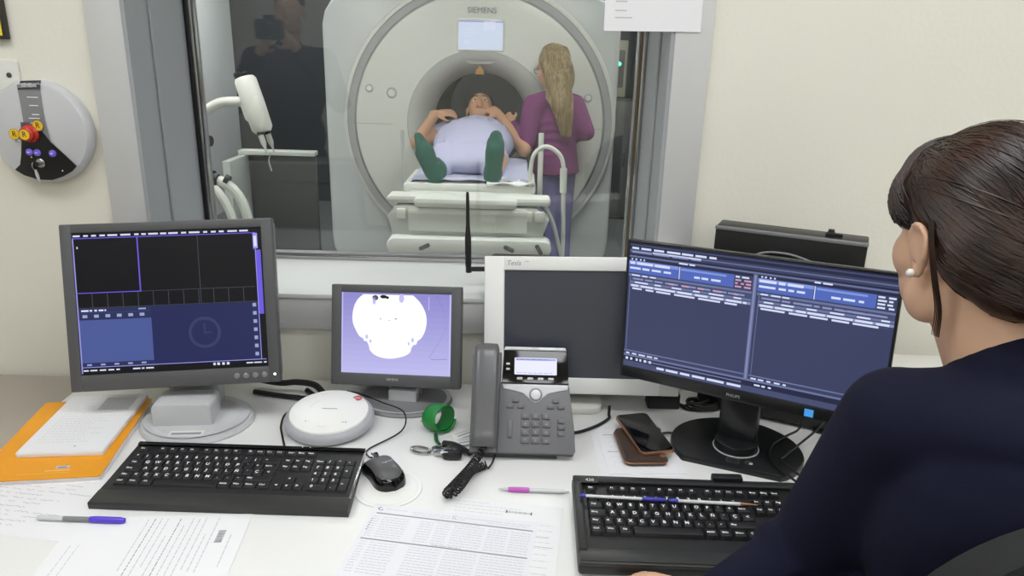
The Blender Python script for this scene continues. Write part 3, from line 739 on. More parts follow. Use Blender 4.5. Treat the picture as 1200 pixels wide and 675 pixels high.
b = MB(); b.lathe([(.043, 0), (.043, .02), (.038, .022), (0, .022)], 'satin', B0 @ T(0, -.01, .012), 36); b.tube([(.0455*math.cos(2*PI*k/40), -.01+.0455*math.sin(2*PI*k/40), .0145) for k in range(41)], .0016, 'lgrey', 6, X=B0); b.build('swivel', t)
b = MB(); Bc = T(.478, 1.400, DZ) @ Matrix.Rotation(R(-30), 4, 'Z')
b.rbox((0, .0, .11), (.078, .026, .20), .008, 'satin', .004, X=Bc); b.rbox((0, .03, .21), (.078, .05, .10), .008, 'satin', .004, X=Bc); b.build('column', t)

# --- black computer tower behind it
pl, pr_ = Vector((.440, 1.60, 1.2)), Vector((.715, 1.47, 1.2))
u = (pr_-pl); wd = u.length; yaw = math.atan2(u.y, u.x)
t = empty('computer_case', 'black slim computer case standing behind the wide monitor with two lists', 'computer', ((pl.x+pr_.x)/2, (pl.y+pr_.y)/2, DZ), yaw)
hh = 1.196-DZ
b = MB(); b.box((0, .035, hh/2+.004), (wd, .07, hh-.008), 'black', .004); b.build('body', t, world=False)
b = MB(); b.box((0, .004, hh-.004), (wd+.002, .012, .008), 'mgrey', .002); b.build('top_trim', t, world=False)
b = MB(); b.lathe([(.011, 0), (.011, .006), (.007, .009), (.006, .014), (0, .014)], 'satin', T(wd*.26, .03, hh), 16); b.box((wd*.26+.008, .03, hh+.004), (.03, .012, .006), 'satin', .001); b.build('knob', t, world=False)
b = MB(); b.tube([(-.1, -.001, hh-.10), (-.06, -.003, hh-.052), (0, -.004, hh-.042), (.06, -.003, hh-.055)], .0025, 'mgrey', 6, smooth=6); b.build('front_arc', t, world=False)
for sx in (-1, 1):
    b = MB(); b.box((sx*wd*.4, .035, .004), (.03, .08, .008), 'black', .002); b.build('foot', t, world=False)

# --- router with stick antenna behind the white monitor
t = empty('wireless_router', 'small dark router with a black stick antenna on the window sill behind the white monitor', 'router', (-.01, 1.77, .985))
b = MB(); b.rbox((.02, 1.775, 1.030), (.15, .05, .07), .012, 'black', .004); b.build('body', t)
b = MB(); b.box((.02, 1.775, .991), (.10, .06, .012), 'black', .003); b.build('stand', t)
b = MB(); b.tube([(-.050, 1.765, 1.034), (-.105, 1.76, 1.034)], .006, 'satin', 10); b.lathe([(.0075, -.008), (.0075, .006), (.005, .008)], 'satin', T(-.107, 1.76, 1.034), 14)
b.lathe([(.0064, 0), (.008, .013), (.0077, .075), (.0048, .107), (.0040, .18), (.0032, .188), (0, .189)], 'satin', T(-.108, 1.76, 1.036) @ Matrix.Rotation(R(-1), 4, 'Y'), 14); b.build('antenna', t)

# --- white box at the far right, mostly behind the seated woman
t = empty('label_printer', 'white plastic box on the desk beyond the seated woman, right of the wide monitor', 'printer', (.95, 1.58, DZ))
b = MB(); b.rbox((.95, 1.58, DZ+.06), (.26, .17, .12), .02, 'white', .006); b.build('body', t)
b = MB(); b.rbox((.95, 1.575, DZ+.124), (.22, .13, .01), .015, 'offwhite', .003, axis='Z'); b.build('lid', t)

# ------------------------------------------------------------------ keyboards
ROWS = []
def K(r, x, w_, leg, h=1.0): ROWS.append((r, x, w_, leg, h))
K(0, 0, 1, 'Esc')
for i in range(12): K(0, (2, 3, 4, 5, 6.5, 7.5, 8.5, 9.5, 11, 12, 13, 14)[i], 1, 'F%d' % (i+1))
for i, s in enumerate(('Impr', 'Bloq', 'Paus')): K(0, 15.25+i, 1, s)
for i, s in enumerate("º1234567890'¡"): K(1, i, 1, s)
K(1, 13, 2, '<-'); K(2, 0, 1.5, 'Tab')
for i, s in enumerate('QWERTYUIOP`+'): K(2, 1.5+i, 1, s)
K(2, 13.5, 1.5, 'Intro', 1); K(3, 0, 1.75, 'Bloq')
for i, s in enumerate('ASDFGHJKLÑ´Ç'): K(3, 1.75+i, 1, s)
K(3, 13.75, 1.25, '<'); K(4, 0, 1.25, 'May')
for i, s in enumerate('<ZXCVBNM,.-'): K(4, 1.25+i, 1, s)
K(4, 12.25, 2.75, 'May')
for x, w_, s in ((0, 1.25, 'Ctrl'), (1.25, 1.25, 'Win'), (2.5, 1.25, 'Alt'), (3.75, 6.25, ''), (10, 1.25, 'AltGr'), (11.25, 1.25, 'Win'), (12.5, 1.25, 'Menu'), (13.75, 1.25, 'Ctrl')): K(5, x, w_, s)
for i, s in enumerate(('Ins', 'Ini', 'Pag')): K(1, 15.25+i, 1, s)
for i, s in enumerate(('Sup', 'Fin', 'Pag')): K(2, 15.25+i, 1, s)
K(4, 16.25, 1, '^')
for i, s in enumerate('<v>'): K(5, 15.25+i, 1, s)
for r, ss in ((1, ('Num', '/', '*', '-')), (2, '789'), (3, '456'), (4, '123')):
    for i, s in enumerate(ss): K(r, 18.5+i, 1, s)
K(2, 21.5, 1, '+', 2); K(4, 21.5, 1, 'In', 2); K(5, 18.5, 2, '0'); K(5, 20.5, 1, '.')

def key_mesh(w_, d_, h_, inset, leg, lsz, mname, X):
    b = MB(); b.X = X
    z0, z1 = 0, h_; a, c = w_/2, d_/2; i_ = inset
    bmx = bmesh.new(); vs = [bmx.verts.new(p) for p in ((-a, -c, z0), (a, -c, z0), (a, c, z0), (-a, c, z0), (-a+i_, -c+i_, z1), (a-i_, -c+i_, z1), (a-i_, c-i_*.6, z1), (-a+i_, c-i_*.6, z1))]
    for f in ((0, 3, 2, 1), (4, 5, 6, 7), (0, 1, 5, 4), (1, 2, 6, 5), (2, 3, 7, 6), (3, 0, 4, 7)): bmx.faces.new([vs[k] for k in f])
    bmesh.ops.bevel(bmx, geom=[e for e in bmx.edges if min(e.verts[0].co.z, e.verts[1].co.z) > .0001 or abs(e.verts[0].co.z-e.verts[1].co.z) > .001], offset=.0008, segments=2, affect='EDGES', profile=.5)
    b.bm(bmx, mname)
    if leg:
        s_ = lsz if len(leg) == 1 else lsz*.62
        b.text(leg, s_, 'legend', T(-a+i_+.0050 if w_ < .02 else -a+i_+.0075, .0008, z1), z=.0003, bold=.025)
    return b
def keyboard(t, D, x0, yF, pitch, h_, inset, kw, lsz):
    ys = [yF, yF-.0245, yF-.0245-pitch, yF-.0245-2*pitch, yF-.0245-3*pitch, yF-.0245-4*pitch]
    for r, x, w_, leg, hgt in ROWS:
        cx = x0+(x+w_/2)*.019; cy = ys[r]-(hgt-1)*pitch/2
        b = key_mesh(w_*.019-kw, (hgt*pitch if r else .015)-kw, h_, inset, leg, lsz, 'key', Matrix.Identity(4))
        o = b.build('key', t, world=False); o.matrix_basis = D @ T(cx, cy, 0)
        if leg == '': tag(o, 'long blank space bar key')

# left keyboard: flat keys, wide palm rest
t = empty('keyboard', 'slim black keyboard with a charcoal palm rest in front of the leftmost monitor', 'keyboard', (-.505, 1.132, DZ), R(-.6))
D = T(0, 0, .0115) @ Matrix.Rotation(R(5.4), 4, 'X')
b = MB(); pts = [(-.232, .002), (.228, .002), (.228, .04), (.222, .178), (-.226, .178), (-.229, .06)]
b.prism(pts, -.009, .003, 'kbd', .002, X=D); b.build('case', t, world=False)
b = MB(); b.prism([(-.232, -.001), (.228, -.001), (.2275, .036), (-.2305, .036)], -.0105, .0045, 'rest', .003, X=D); tag(b.build('palm_rest', t, world=False), 'charcoal palm rest strip')
b = MB(); b.box((0, .174, .005), (.448, .010, .006), 'gloss', .002, X=D); b.box((.224, .10, .004), (.004, .14, .004), 'steel', .001, X=D)
for x in (.10, .115): b.disc(x, .1745, .0014, 'legend', .0085, D, 8)
b.build('trim_strip', t, world=False)
for x in (-.19, .19):
    b = MB(); b.box((x, .165, .009), (.03, .012, .019), 'black', .002); b.build('foot', t, world=False)
keyboard(t, D @ T(0, 0, .003), -.2135, .156, .0185, .0042, .0016, .0012, .0098)

# right keyboard: deep frame, tall keys
t = empty('keyboard', 'older black keyboard with a deep frame and tall keys, beside the woman\'s arm', 'keyboard', (.352, .985, DZ), R(-.9))
D = T(0, 0, .016) @ Matrix.Rotation(R(5.2), 4, 'X')
b = MB(); b.rbox((0, .111, -.002), (.472, .222, .018), .006, 'kbd', .003, X=D, axis='Z')
b.box((0, .213, .010), (.47, .018, .008), 'kbd', .003, X=D)
b.box((-.227, .12, .0095), (.016, .19, .007), 'kbd', .002, X=D); b.box((.227, .12, .0095), (.016, .19, .007), 'kbd', .002, X=D)
b.rbox((0, .018, .009), (.468, .034, .008), .004, 'rest', .002, X=D, axis='Z'); b.box((0, .006, .012), (.466, .002, .004), 'kbd', X=D)
b.rect(-.222, .1995, -.190, .214, 'gasket', .0145, D); b.text('420', .0105, 'legend', D @ T(-.205, .2065, .0148))
b.build('case', t, world=False)
b = MB(); b.box((.047, .222, .016), (.056, .016, .014), 'satin', .003, X=D); b.build('cable_block', t, world=False)
for x in (-.19, .19):
    b = MB(); b.box((x, .2, .0115), (.03, .012, .021), 'black', .002); b.build('foot', t, world=False)
keyboard(t, D @ T(0, 0, .0065), -.2135, .185, .0225-.002, .0085, .0030, .0008, .0094)
KB = t; KD = T(.352, .985, DZ) @ Matrix.Rotation(R(-.9), 4, 'Z') @ D
# ------------------------------------------------------------------ desk phone
t = empty('desk_phone', 'graphite desk phone with lit display, handset and coiled cord in front of the white monitor', 'phone', (.035, 1.40, DZ))
F_ = T(.030, 1.335, DZ+.0165) @ Matrix.Rotation(R(-38), 4, 'X') @ RX90       # face frame: x right, y up the face, z out of it
b = MB(); pts = [(-.052, .0), (.103, .0), (.106, .006), (.104, .05), (.094, .138), (.092, .145), (-.05, .145)]
b.prism(pts, -.022, .004, 'phonegrey', .003, X=F_); b.prism([(-.108, .0), (-.048, .0), (-.048, .21), (-.104, .21), (-.108, .2)], -.022, -.002, 'phonegrey', .003, X=F_)
b.rect(-.098, .02, -.058, .2, 'dgrey', -.0016, F_); b.build('body', t)
b = MB(); b.prism([(-.046, .142), (.0925, .142), (.0895, .212), (-.043, .212)], -.018, .010, 'gloss', .002, X=F_); 
b.build('display_housing', t)
b = MB(); b.prism([(-.044, .212), (.0885, .212), (.085, .220), (-.040, .220)], -.02, .0105, 'silver', .003, X=F_); b.build('top_cap', t)
b = MB(); b.rbox((.0235, -.0101, .178), (.088, .001, .036), .002, 'u_lcd', X=F_ @ RX90.inverted())
b.rect(-.0185, .190, .0655, .1945, 'u_lcd2', .01075, F_); dashes(b, F_ @ T(0, 0, .0109), -.016, .1915, .05, .0014, 'u_ppur', lo=.004, hi=.012); dashes(b, F_ @ T(0, 0, .0109), -.016, .163, .06, .0012, 'u_lcd2', lo=.006, hi=.012); b.build('display', t)
for i, x in enumerate((-.009, .0125, .034, .0555)):
    b = MB(); b.rbox((0, 0, 0), (.012, .0025, .005), .002, 'lgrey', .0006, X=F_ @ T(x, .1515, .011) @ RX90.inverted()); b.build('soft_key', t)
for y in (.182, .171):
    b = MB(); b.rbox((0, 0, 0), (.008, .0025, .0045), .0015, 'lgrey', .0006, X=F_ @ T(-.034, y, .011) @ RX90.inverted()); b.build('line_key', t)
b = MB(); pts = [(-.045, .141), (-.042, .131), (-.02, .127), (-.002, .122), (.010, .112), (.018, .105), (.0245, .1025), (.031, .105), (.039, .112), (.050, .122), (.070, .127), (.090, .131), (.0925, .141)]
b.prism(pts, .002, .0058, 'silver', .001, X=F_); b.build('silver_band', t)
b = MB(); b.lathe([(.0135, 0), (.0135, .0045), (.0115, .0055)], 'mgrey', F_ @ T(.0245, .119, .004), 28); b.lathe([(.010, 0), (.010, .006), (.008, .0066), (0, .0068)], 'silver', F_ @ T(.0245, .119, .004), 24); b.build('navigation_key', t)
def pk(x, y, w_, h_, m='phonekey', leg=None, nm='key'):
    b = MB(); b.rbox((0, 0, 0), (w_, .005, h_), .0018, m, .001, X=F_ @ T(x, y, .0055) @ RX90.inverted())
    if leg: b.text(leg, .0062, 'lgrey', F_ @ T(x, y, .0081))
    return b.build(nm, t)
for x, y in ((-.017, .107), (-.028, .0945), (-.006, .0945), (.066, .107), (.055, .0945), (.077, .0945)): pk(x, y, .0145, .008, leg='-', nm='function_key')
for r_, row in enumerate(('123', '456', '789', '*0#')):
    for k, s in enumerate(row): pk(.004+k*.0213, .075-r_*.0165, .0165, .0122, leg=s)
pk(-.027, .048, .0085, .036, nm='volume_key')
for k in range(3): pk(.077, .066-k*.0128, .0145, .0092, leg='-', nm='call_key')
b = MB(); b.text('CISCO', .0055, 'ink2', F_ @ T(.022, .2165, .0108)); b.build('lettering', t)
# handset: thick ends, arched grip
b = MB(); hs = []; n = 22; prof = []
for i in range(n+1):
    s_ = i/n; v = .008+s_*.212; end = abs(s_-.5)*2
    wd = .0245+.0032*end**3; lift = .026+.008*math.cos((s_-.5)*PI); th = .0125+.003*end**2
    if i in (0, n): wd *= .82; th *= .6
    elif i in (1, n-1): wd *= .96; th *= .9
    ring = [(math.copysign(abs(math.cos(a))**.55, math.cos(a))*wd-.0785, v, lift+math.copysign(abs(math.sin(a))**.7, math.sin(a))*th-.006) for a in [2*PI*k/28 for k in range(28)]]
    hs += ring
fs = []
for i in range(n):
    for k in range(28): k2 = (k+1) % 28; fs.append((i*28+k, i*28+k2, (i+1)*28+k2, (i+1)*28+k))
fs += [tuple(reversed(range(28))), tuple(range(n*28, n*28+28))]
b.add(hs, fs, 'greyhand', F_)
for v in (.035, .19): b.box((-.0785, v, .006), (.036, .036, .016), 'greyhand', .006, X=F_)
hsd = b.build('handset', t); tag(hsd, 'graphite handset resting in its cradle')
b = MB(); b.box((-.0785, .006, .016), (.014, .006, .009), 'gloss', .002, X=F_); b.build('cord_plug', hsd)
b = MB(); b.add([(x, y, z) for x in (-.06, .10) for y, z in ((1.345, DZ), (1.47, DZ), (1.455, DZ+.10), (1.42, DZ+.12), (1.36, DZ+.012))], [(0, 1, 2, 3, 4), (9, 8, 7, 6, 5), (0, 5, 6, 1), (1, 6, 7, 2), (2, 7, 8, 3), (3, 8, 9, 4), (4, 9, 5, 0)], 'dgrey'); b.build('stand_foot', t)
# coiled cord (axis path, then the wire spirals round it)
ax = catmull([Vector(p) for p in ((-.052, 1.335, DZ+.020), (-.062, 1.318, DZ+.011), (-.078, 1.275, DZ+.010), (-.101, 1.222, DZ+.010), (-.110, 1.195, DZ+.012), (-.098, 1.186, DZ+.018), (-.085, 1.205, DZ+.023), (-.070, 1.255, DZ+.020), (-.052, 1.292, DZ+.010), (-.038, 1.300, DZ+.010))], 12)
L = [0]
for i in range(1, len(ax)): L.append(L[-1]+(ax[i]-ax[i-1]).length)
pts = []; turns = 42; N = turns*10
for k in range(N+1):
    s_ = L[-1]*k/N; j = max(i for i in range(len(L)) if L[i] <= s_+1e-9); j = min(j, len(ax)-2)
    f = (s_-L[j])/max(1e-9, L[j+1]-L[j]); p = ax[j].lerp(ax[j+1], f); tg = (ax[j+1]-ax[j]).normalized(); u = tg.cross(Vector((0, 0, 1))).normalized(); v = u.cross(tg)
    a = 2*PI*k/10; rr_ = .0072; pts.append(p+u*math.cos(a)*rr_+v*math.sin(a)*rr_)
b = MB(); b.tube(pts, .0018, 'rubber', 6); b.tube([pts[-1], (-.03, 1.315, DZ+.006), (-.025, 1.35, DZ+.006)], .002, 'rubber', 6, smooth=4); b.tube([ax[0], (-.049, 1.342, DZ+.022)], .003, 'rubber', 6); tag(b.build('coiled_cord', t), 'black coiled cord lying in front of the handset')
b = MB(); b.tube([(.10, 1.44, DZ+.02), (.14, 1.445, DZ+.006), (.19, 1.475, DZ+.006), (.224, 1.515, DZ+.005), (.226, 1.525, DZ+.012), (.227, 1.53, DZ+.030)], .0035, 'rubber', 8, smooth=8); b.build('line_cord', t)

# ------------------------------------------------------------------ round speaker / intercom disc
c = Vector((-.387, 1.458, DZ)); Xp = T(*c) @ Matrix.Rotation(R(6), 4, 'X') @ T(0, 0, .0185)
t = empty('speaker_disc', 'round white desk speaker with a pale red mark, between the left keyboard and small monitor', 'speaker', c)
b = MB(); b.lathe([(.088, -.008), (.095, -.002), (.0955, .006), (.091, .014), (.082, .0185)], 'rim', Xp, 56); b.build('rim', t)
b = MB(); b.lathe([(.0845, .017), (.083, .0205), (.06, .0245), (.03, .0262), (0, .0266)], 'white', Xp, 56); 
Xq = Xp @ T(0, 0, .0272); b.disc(.052, .048, .0105, 'redpale', -.0035, Xq, 20); b.rect(.046, .047, .058, .049, 'white', -.0031, Xq)
b.rect(-.014, -.002, .018, .0005, 'ink2', -.0004, Xq); b.ring(0, -.055, .0105, .0115, 'ink', -.003, Xq, 24); b.disc(0, -.055, .0032, 'ink3', -.0029, Xq, 12)
for x, m in ((-.038, 'ink2'), (-.031, 'ink'), (.040, 'ink2'), (.046, 'ink3')): b.disc(x, -.047, .0018, m, -.0025, Xq, 8)
b.ring(-.022, .055, .008, .009, 'ink', -.0035, Xq, 16, ); b.ring(0, 0, .040, .0415, 'ink', -.0016, Xq, 16, R(130), R(175)); b.ring(0, 0, .046, .048, 'lgrey', -.0022, Xq, 20, R(-50), R(10))
b.build('top_shell', t)
b = MB(); b.lathe([(.06, -.0115), (.06, -.004)], 'mgrey', Xp @ T(0, 0, 0), 30); b.build('foot', t)

# ------------------------------------------------------------------ mouse and round pad
b = MB(); b.lathe([(.062, 0), (.0635, .0008), (.0625, .002), (0, .002)], 'white', T(-.222, 1.222, DZ), 48); b.ring(0, 0, .0545, .0555, 'offwhite', .0022, T(-.222, 1.222, DZ), 48)
b.v = [v for v in b.v]; o = b.build('mouse_pad', loc=(-.222, 1.222, DZ)); tag(o, 'thin round white mat under the computer mouse', 'mat')
def mouse():
    A = T(-.238, 1.262, DZ+.002) @ Matrix.Rotation(R(33), 4, 'Z')
    def sect(scale, zs, lo):
        vs = []; fs = []; ny, nx = 24, 20
        for i in range(ny+1):
            s_ = -1+2*i/ny; y = s_*.058*scale
            wd = .0325*(1-abs(s_)**3.2)**.5*(1-.10*math.cos(s_*PI)*.9)*scale+1e-5; ht = .037*(1-abs(s_+.12)**2.6/1.42)*zs
            if i in (0, ny): ht = .006
            for k in range(nx+1):
                a = PI*k/nx; vs.append((wd*math.copysign(abs(math.cos(a))**.7, math.cos(a)), y, lo+max(ht, .006)*math.sin(a)**.62))
        for i in range(ny):
            for k in range(nx): fs.append((i*(nx+1)+k, (i+1)*(nx+1)+k, (i+1)*(nx+1)+k+1, i*(nx+1)+k+1))
        for i in range(ny): fs.append((i*(nx+1), i*(nx+1)+nx, (i+1)*(nx+1)+nx, (i+1)*(nx+1)))
        return vs, fs
    t = empty('computer_mouse', 'black and grey wired mouse on the round white mat', 'mouse', (-.238, 1.262, DZ+.002))
    b = MB(); vs, fs = sect(1, .86, 0); b.add(vs, fs, 'gloss', A); b.build('body', t)
    b = MB(); vs, fs = sect(.93, .98, 0.0004); b.add(vs, fs, 'dgrey', A); b.build('top_shell', t)
    b = MB(); b.box((0, .03, .0332), (.0012, .046, .004), 'gloss', X=A @ Matrix.Rotation(R(-14), 4, 'X')); b.build('button_gap', t)
    b = MB(); b.lathe([(.008, -.003), (.0085, 0), (.008, .003)], 'gloss', A @ T(0, .034, .026) @ Matrix.Rotation(PI/2, 4, 'Y'), 18); b.build('wheel', t)
    b = MB(); b.text('logitech', .007, 'lgrey', A @ T(.004, -.012, .0377) @ Matrix.Rotation(R(8), 4, 'X')); b.build('lettering', t)
    b = MB(); b.tube([A @ Vector((0, .056, .012)), A @ Vector((0, .075, .005)), (-.285, 1.36, DZ+.003), (-.228, 1.43, DZ+.008), (-.231, 1.485, DZ+.024), (-.285, 1.525, DZ+.026), (-.345, 1.57, DZ+.024), (-.385, 1.62, DZ+.005)], .0017, 'rubber', 6, smooth=8); b.build('cable', t)
mouse()

# ------------------------------------------------------------------ pens
def pen(name, a, b_, r, parts, label):
    a = Vector(a); b_ = Vector(b_); L_ = (b_-a).length
    q = (b_-a).to_track_quat('Z', 'Y').to_matrix().to_4x4(); A = T(*a) @ q
    t = empty(name, label, 'pen', a)
    for nm, m, prof in parts:
        b = MB(); b.lathe([(rr_*r, s_*L_) for rr_, s_ in prof], m, A, 14); b.build(nm, t)
    return t, A, L_
t, A, L_ = pen('ballpoint_pen', (-.805, 1.098, DZ+.0065), (-.652, 1.096, DZ+.0065), .0042, [('barrel', 'clear', [(.7, 0), (.95, .02), (.95, .66), (0, .66)]), ('ink_tube', 'mgrey', [(.97, .30), (1.0, .31), (1.0, .60), (.97, .61)]), ('cap', 'purplecap', [(1.2, .60), (1.35, .64), (1.35, .94), (1.0, .99), (0, 1)])], 'clear ballpoint pen with a violet cap, on the sheets below the left keyboard')
b = MB(); b.box((0, -.0065, L_*.72), (.003, .002, .05), 'purplecap', .0008, X=A @ Matrix.Rotation(R(50), 4, 'Z')); b.build('clip', t)
t, A, L_ = pen('ballpoint_pen', (-.016, 1.224, DZ+.0055), (.1175, 1.2205, DZ+.0055), .0043, [('tip', 'silver', [(.15, 0), (.5, .05), (.8, .14), (0, .14)]), ('grip', 'pink', [(.95, .14), (1.1, .2), (1.1, .40), (.95, .44)]), ('barrel', 'silver', [(.95, .44), (.95, .93), (0, .93)]), ('push_button', 'silver', [(.5, .93), (.5, 1.0), (0, 1.0)])], 'silver pen with a pink grip lying beside the right keyboard')
b = MB(); b.box((0, 0, L_*.74), (.003, .003, .05), 'pink', .001, X=A @ T(.0045, -.002, 0)); b.build('clip', t)
def kp(x, y, z): return KD @ Vector((x, y, z))
zz = .0065+.0085+.0035
t, A, L_ = pen('ballpoint_pen', kp(-.226, .157, zz), kp(-.075, .1525, zz), .0034, [('push_button', 'bluepen', [(.7, 0), (1.0, .02), (1.0, .07), (0, .07)]), ('barrel', 'clear', [(.8, .07), (.85, .72), (0, .72)]), ('grip', 'bluepen', [(1.0, .72), (1.15, .8), (1.1, .97), (.6, 1), (0, 1)])], 'pen with a blue grip lying across the left keys of the right keyboard')
t, A, L_ = pen('ballpoint_pen', kp(-.070, .1523, zz), kp(.083, .148, zz), .0034, [('cap', 'bluepen', [(.8, 0), (1.1, .03), (1.1, .10), (0, .10)]), ('barrel', 'clear', [(.9, .10), (.95, .80), (0, .80)]), ('tip', 'copper', [(.95, .80), (.7, .90), (.2, 1), (0, 1)])], 'clear pen with a golden tip lying across the middle of the right keyboard')

# ------------------------------------------------------------------ smartphone and wallet
t = empty('wallet', 'brown leather zip wallet with a copper edge, under the smartphone', 'wallet', (.275, 1.388, DZ+.0016), R(4))
b = MB(); b.rbox((0, 0, .0085), (.086, .132, .016), .012, 'leather', .004, axis='Z'); b.build('body', t, world=False)
b = MB(); pp = rrect(.0875, .1335, .0125, 6); b.tube([(x, y, .0085) for x, y in pp]+[(pp[0][0], pp[0][1], .0085)], .0016, 'copper', 6); b.build('zip_edge', t, world=False)
b = MB(); b.tube([(.035, .03, .010), (.052, .05, .012), (.058, .066, .011), (.05, .074, .010), (.044, .058, .011)], .0024, 'leather', 6, smooth=6); b.tube([(.055, .05, .009), (.075, .06, .006), (.092, .062, .003)], .0026, 'leather', 6, smooth=5); b.build('wrist_strap', t, world=False)
b = MB(); b.rbox((.034, -.054, .0172), (.012, .010, .0015), .003, 'copper', axis='Z'); b.build('zip_pull', t, world=False)
mw = T(.287, 1.418, DZ+.0195) @ Matrix.Rotation(R(13), 4, 'Z') @ Matrix.Rotation(R(1.5), 4, 'X')
t = empty('smartphone', 'dark smartphone with a copper rim lying face up on the brown wallet', 'smartphone', mw=mw)
b = MB(); b.rbox((0, 0, .0042), (.074, .158, .0082), .011, 'copper', .002, axis='Z'); b.build('case', t, world=False)
b = MB(); b.rbox((0, 0, .0084), (.070, .154, .0012), .010, 'gloss', .0004, axis='Z'); b.ring(0, -.069, .0042, .0048, 'dgrey', .00905); b.build('screen', t, world=False)

# ------------------------------------------------------------------ green strap, keys
t = empty('lanyard_strap', 'curled green cloth strap lying between the small monitor and the phone', 'strap', (-.152, 1.452, DZ))
A = T(-.150, 1.455, DZ+.030) @ Matrix.Rotation(R(52), 4, 'Z') @ Matrix.Rotation(R(78), 4, 'X')
b = MB(); vs = []; fs = []; n = 40; wdt = .038
for k in range(n+1):
    a = -2.2+k/n*2*PI*1.28; r_ = .023+.0055*k/n
    x, y = r_*math.cos(a)*1.08, r_*math.sin(a)
    for q in range(5):
        z = (q/4-.5)*wdt; rr_ = 1+.05*math.cos((q/4-.5)*PI)
        vs.append((x*rr_, y*rr_, z+.003*math.sin(a*1.5)))
for k in range(n):
    for q in range(4): fs.append((k*5+q, k*5+q+1, k*5+6+q, k*5+5+q))
b.add(vs, fs, 'green', A); o = b.build('band', t); sd = o.modifiers.new('s', 'SOLIDIFY'); sd.thickness = .0022
b = MB(); b.tube([(-.155, 1.43, DZ+.004), (-.15, 1.40, DZ+.004), (-.142, 1.385, DZ+.004)], .004, 'green_d', 8, smooth=4, flat=.5); b.tube([(-.19, 1.452, DZ+.02), (-.17, 1.447, DZ+.022), (-.155, 1.44, DZ+.02)], .0012, 'steel', 6); b.build('strap_end', t)
t = empty('key_ring', 'bunch of keys with a steel carabiner and black fob below the green strap', 'keys', (-.14, 1.35, DZ))
b = MB(); pp = [(-.178+.020*math.cos(a)*1.0, 1.357+.011*math.sin(a)-.25*.02*math.cos(a), DZ+.006) for a in [2*PI*k/20 for k in range(21)]]; b.tube(pp, .0028, 'steel', 8); b.build('carabiner', t)
b = MB(); b.rbox((-.112, 1.338, DZ+.008), (.040, .024, .014), .010, 'black', .004, axis='Z', X=None); b.build('key_fob', t)
b = MB(); b.rbox((-.139, 1.345, DZ+.010), (.022, .016, .010), .006, 'steel', .003, axis='Z'); b.box((-.128, 1.335, DZ+.014), (.014, .003, .003), 'white'); b.build('metal_clip', t)
b = MB(); b.tube([(-.135, 1.385, DZ+.008), (-.11, 1.375, DZ+.010), (-.085, 1.355, DZ+.008), (-.075, 1.345, DZ+.006)], .007, 'black', 8, smooth=5, flat=.6); b.build('black_strap', t)
for i, (x, y, rz) in enumerate(((-.148, 1.368, 30), (-.12, 1.36, -12))):
    A = T(x, y, DZ+.003+.002*i) @ Matrix.Rotation(R(rz), 4, 'Z')
    b = MB(); b.lathe([(.009, 0), (.009, .002)], 'steel', A, 16); b.box((.022, 0, .001), (.03, .006, .002), 'steel', X=A)
    for k in range(4): b.box((.016+k*.006, -.0035, .001), (.003, .003, .002), 'steel', X=A)
    b.build('key', t)
for i, (x, y, rz, lb) in enumerate(((-.095, 1.435, 38, 'small white plastic packet right of the green strap'), (-.085, 1.40, 20, 'flat white plastic packet between the keys and the phone handset'))):
    A = T(x, y, DZ+.001+i*.002) @ Matrix.Rotation(R(rz), 4, 'Z'); b = MB(); b.rbox((0, 0, .002), (.06, .028, .003), .005, 'white', .001, X=A, axis='Z'); b.rect(-.02, -.008, .02, -.004, 'ink2', .0037, A); b.rect(-.02, .003, .015, .006, 'ink', .0037, A)
    o = b.build('plastic_packet', loc=(x, y, DZ)); tag(o, lb, 'packet')

# ------------------------------------------------------------------ loose cables
def cable(pts, r, label, sm=8):
    b = MB(); b.tube(pts, r, 'rubber', 8, smooth=sm); o = b.build('cable', loc=pts[0]); return tag(o, label, 'cable')
cable([(-.60, 1.625, DZ+.028), (-.54, 1.612, DZ+.026), (-.50, 1.61, DZ+.030), (-.455, 1.60, DZ+.028), (-.425, 1.575, DZ+.012), (-.41, 1.575, DZ+.006), (-.40, 1.60, DZ+.008)], .0075, 'thicker black cable running from the left monitor towards the white speaker disc')
cable([(-.60, 1.600, DZ+.007), (-.54, 1.585, DZ+.007), (-.49, 1.575, DZ+.007), (-.46, 1.572, DZ+.007), (-.455, 1.585, DZ+.007), (-.48, 1.615, DZ+.007)], .0064, 'lower black cable beside the thicker one, behind the leftmost monitor')
cable([(-.455, 1.565, DZ+.004), (-.475, 1.545, DZ+.003), (-.497, 1.50, DZ+.003), (-.492, 1.45, DZ+.003), (-.478, 1.41, DZ+.003), (-.452, 1.345, DZ+.003), (-.449, 1.325, DZ+.003)], .0022, 'thin black cable curving down to the back of the left keyboard')
rng = random.Random(3); pts = []
for k in range(34):
    a = k*.9; pts.append((.455+.0+.034*math.cos(a)+rng.uniform(-.006, .006)-.001*k*.3, 1.585+.018*math.sin(a)+rng.uniform(-.005, .005), DZ+.005+.0009*k*.6))
cable([(.40, 1.60, DZ+.004), (.42, 1.57, DZ+.004)]+pts+[(.50, 1.62, DZ+.02)], .0026, 'tangled bundle of thin black cable behind the wide monitor stand', 5)
cable([(.63, 1.45, DZ+.05), (.62, 1.44, DZ+.03), (.59, 1.42, DZ+.026), (.555, 1.395, DZ+.02), (.535, 1.36, DZ+.0180), (.53, 1.325, DZ+.018), (.54, 1.29, DZ+.018), (.560, 1.255, DZ+.012), (.572, 1.235, DZ+.005)], .0026, 'thin black cable looping over the right side of the wide monitor base')
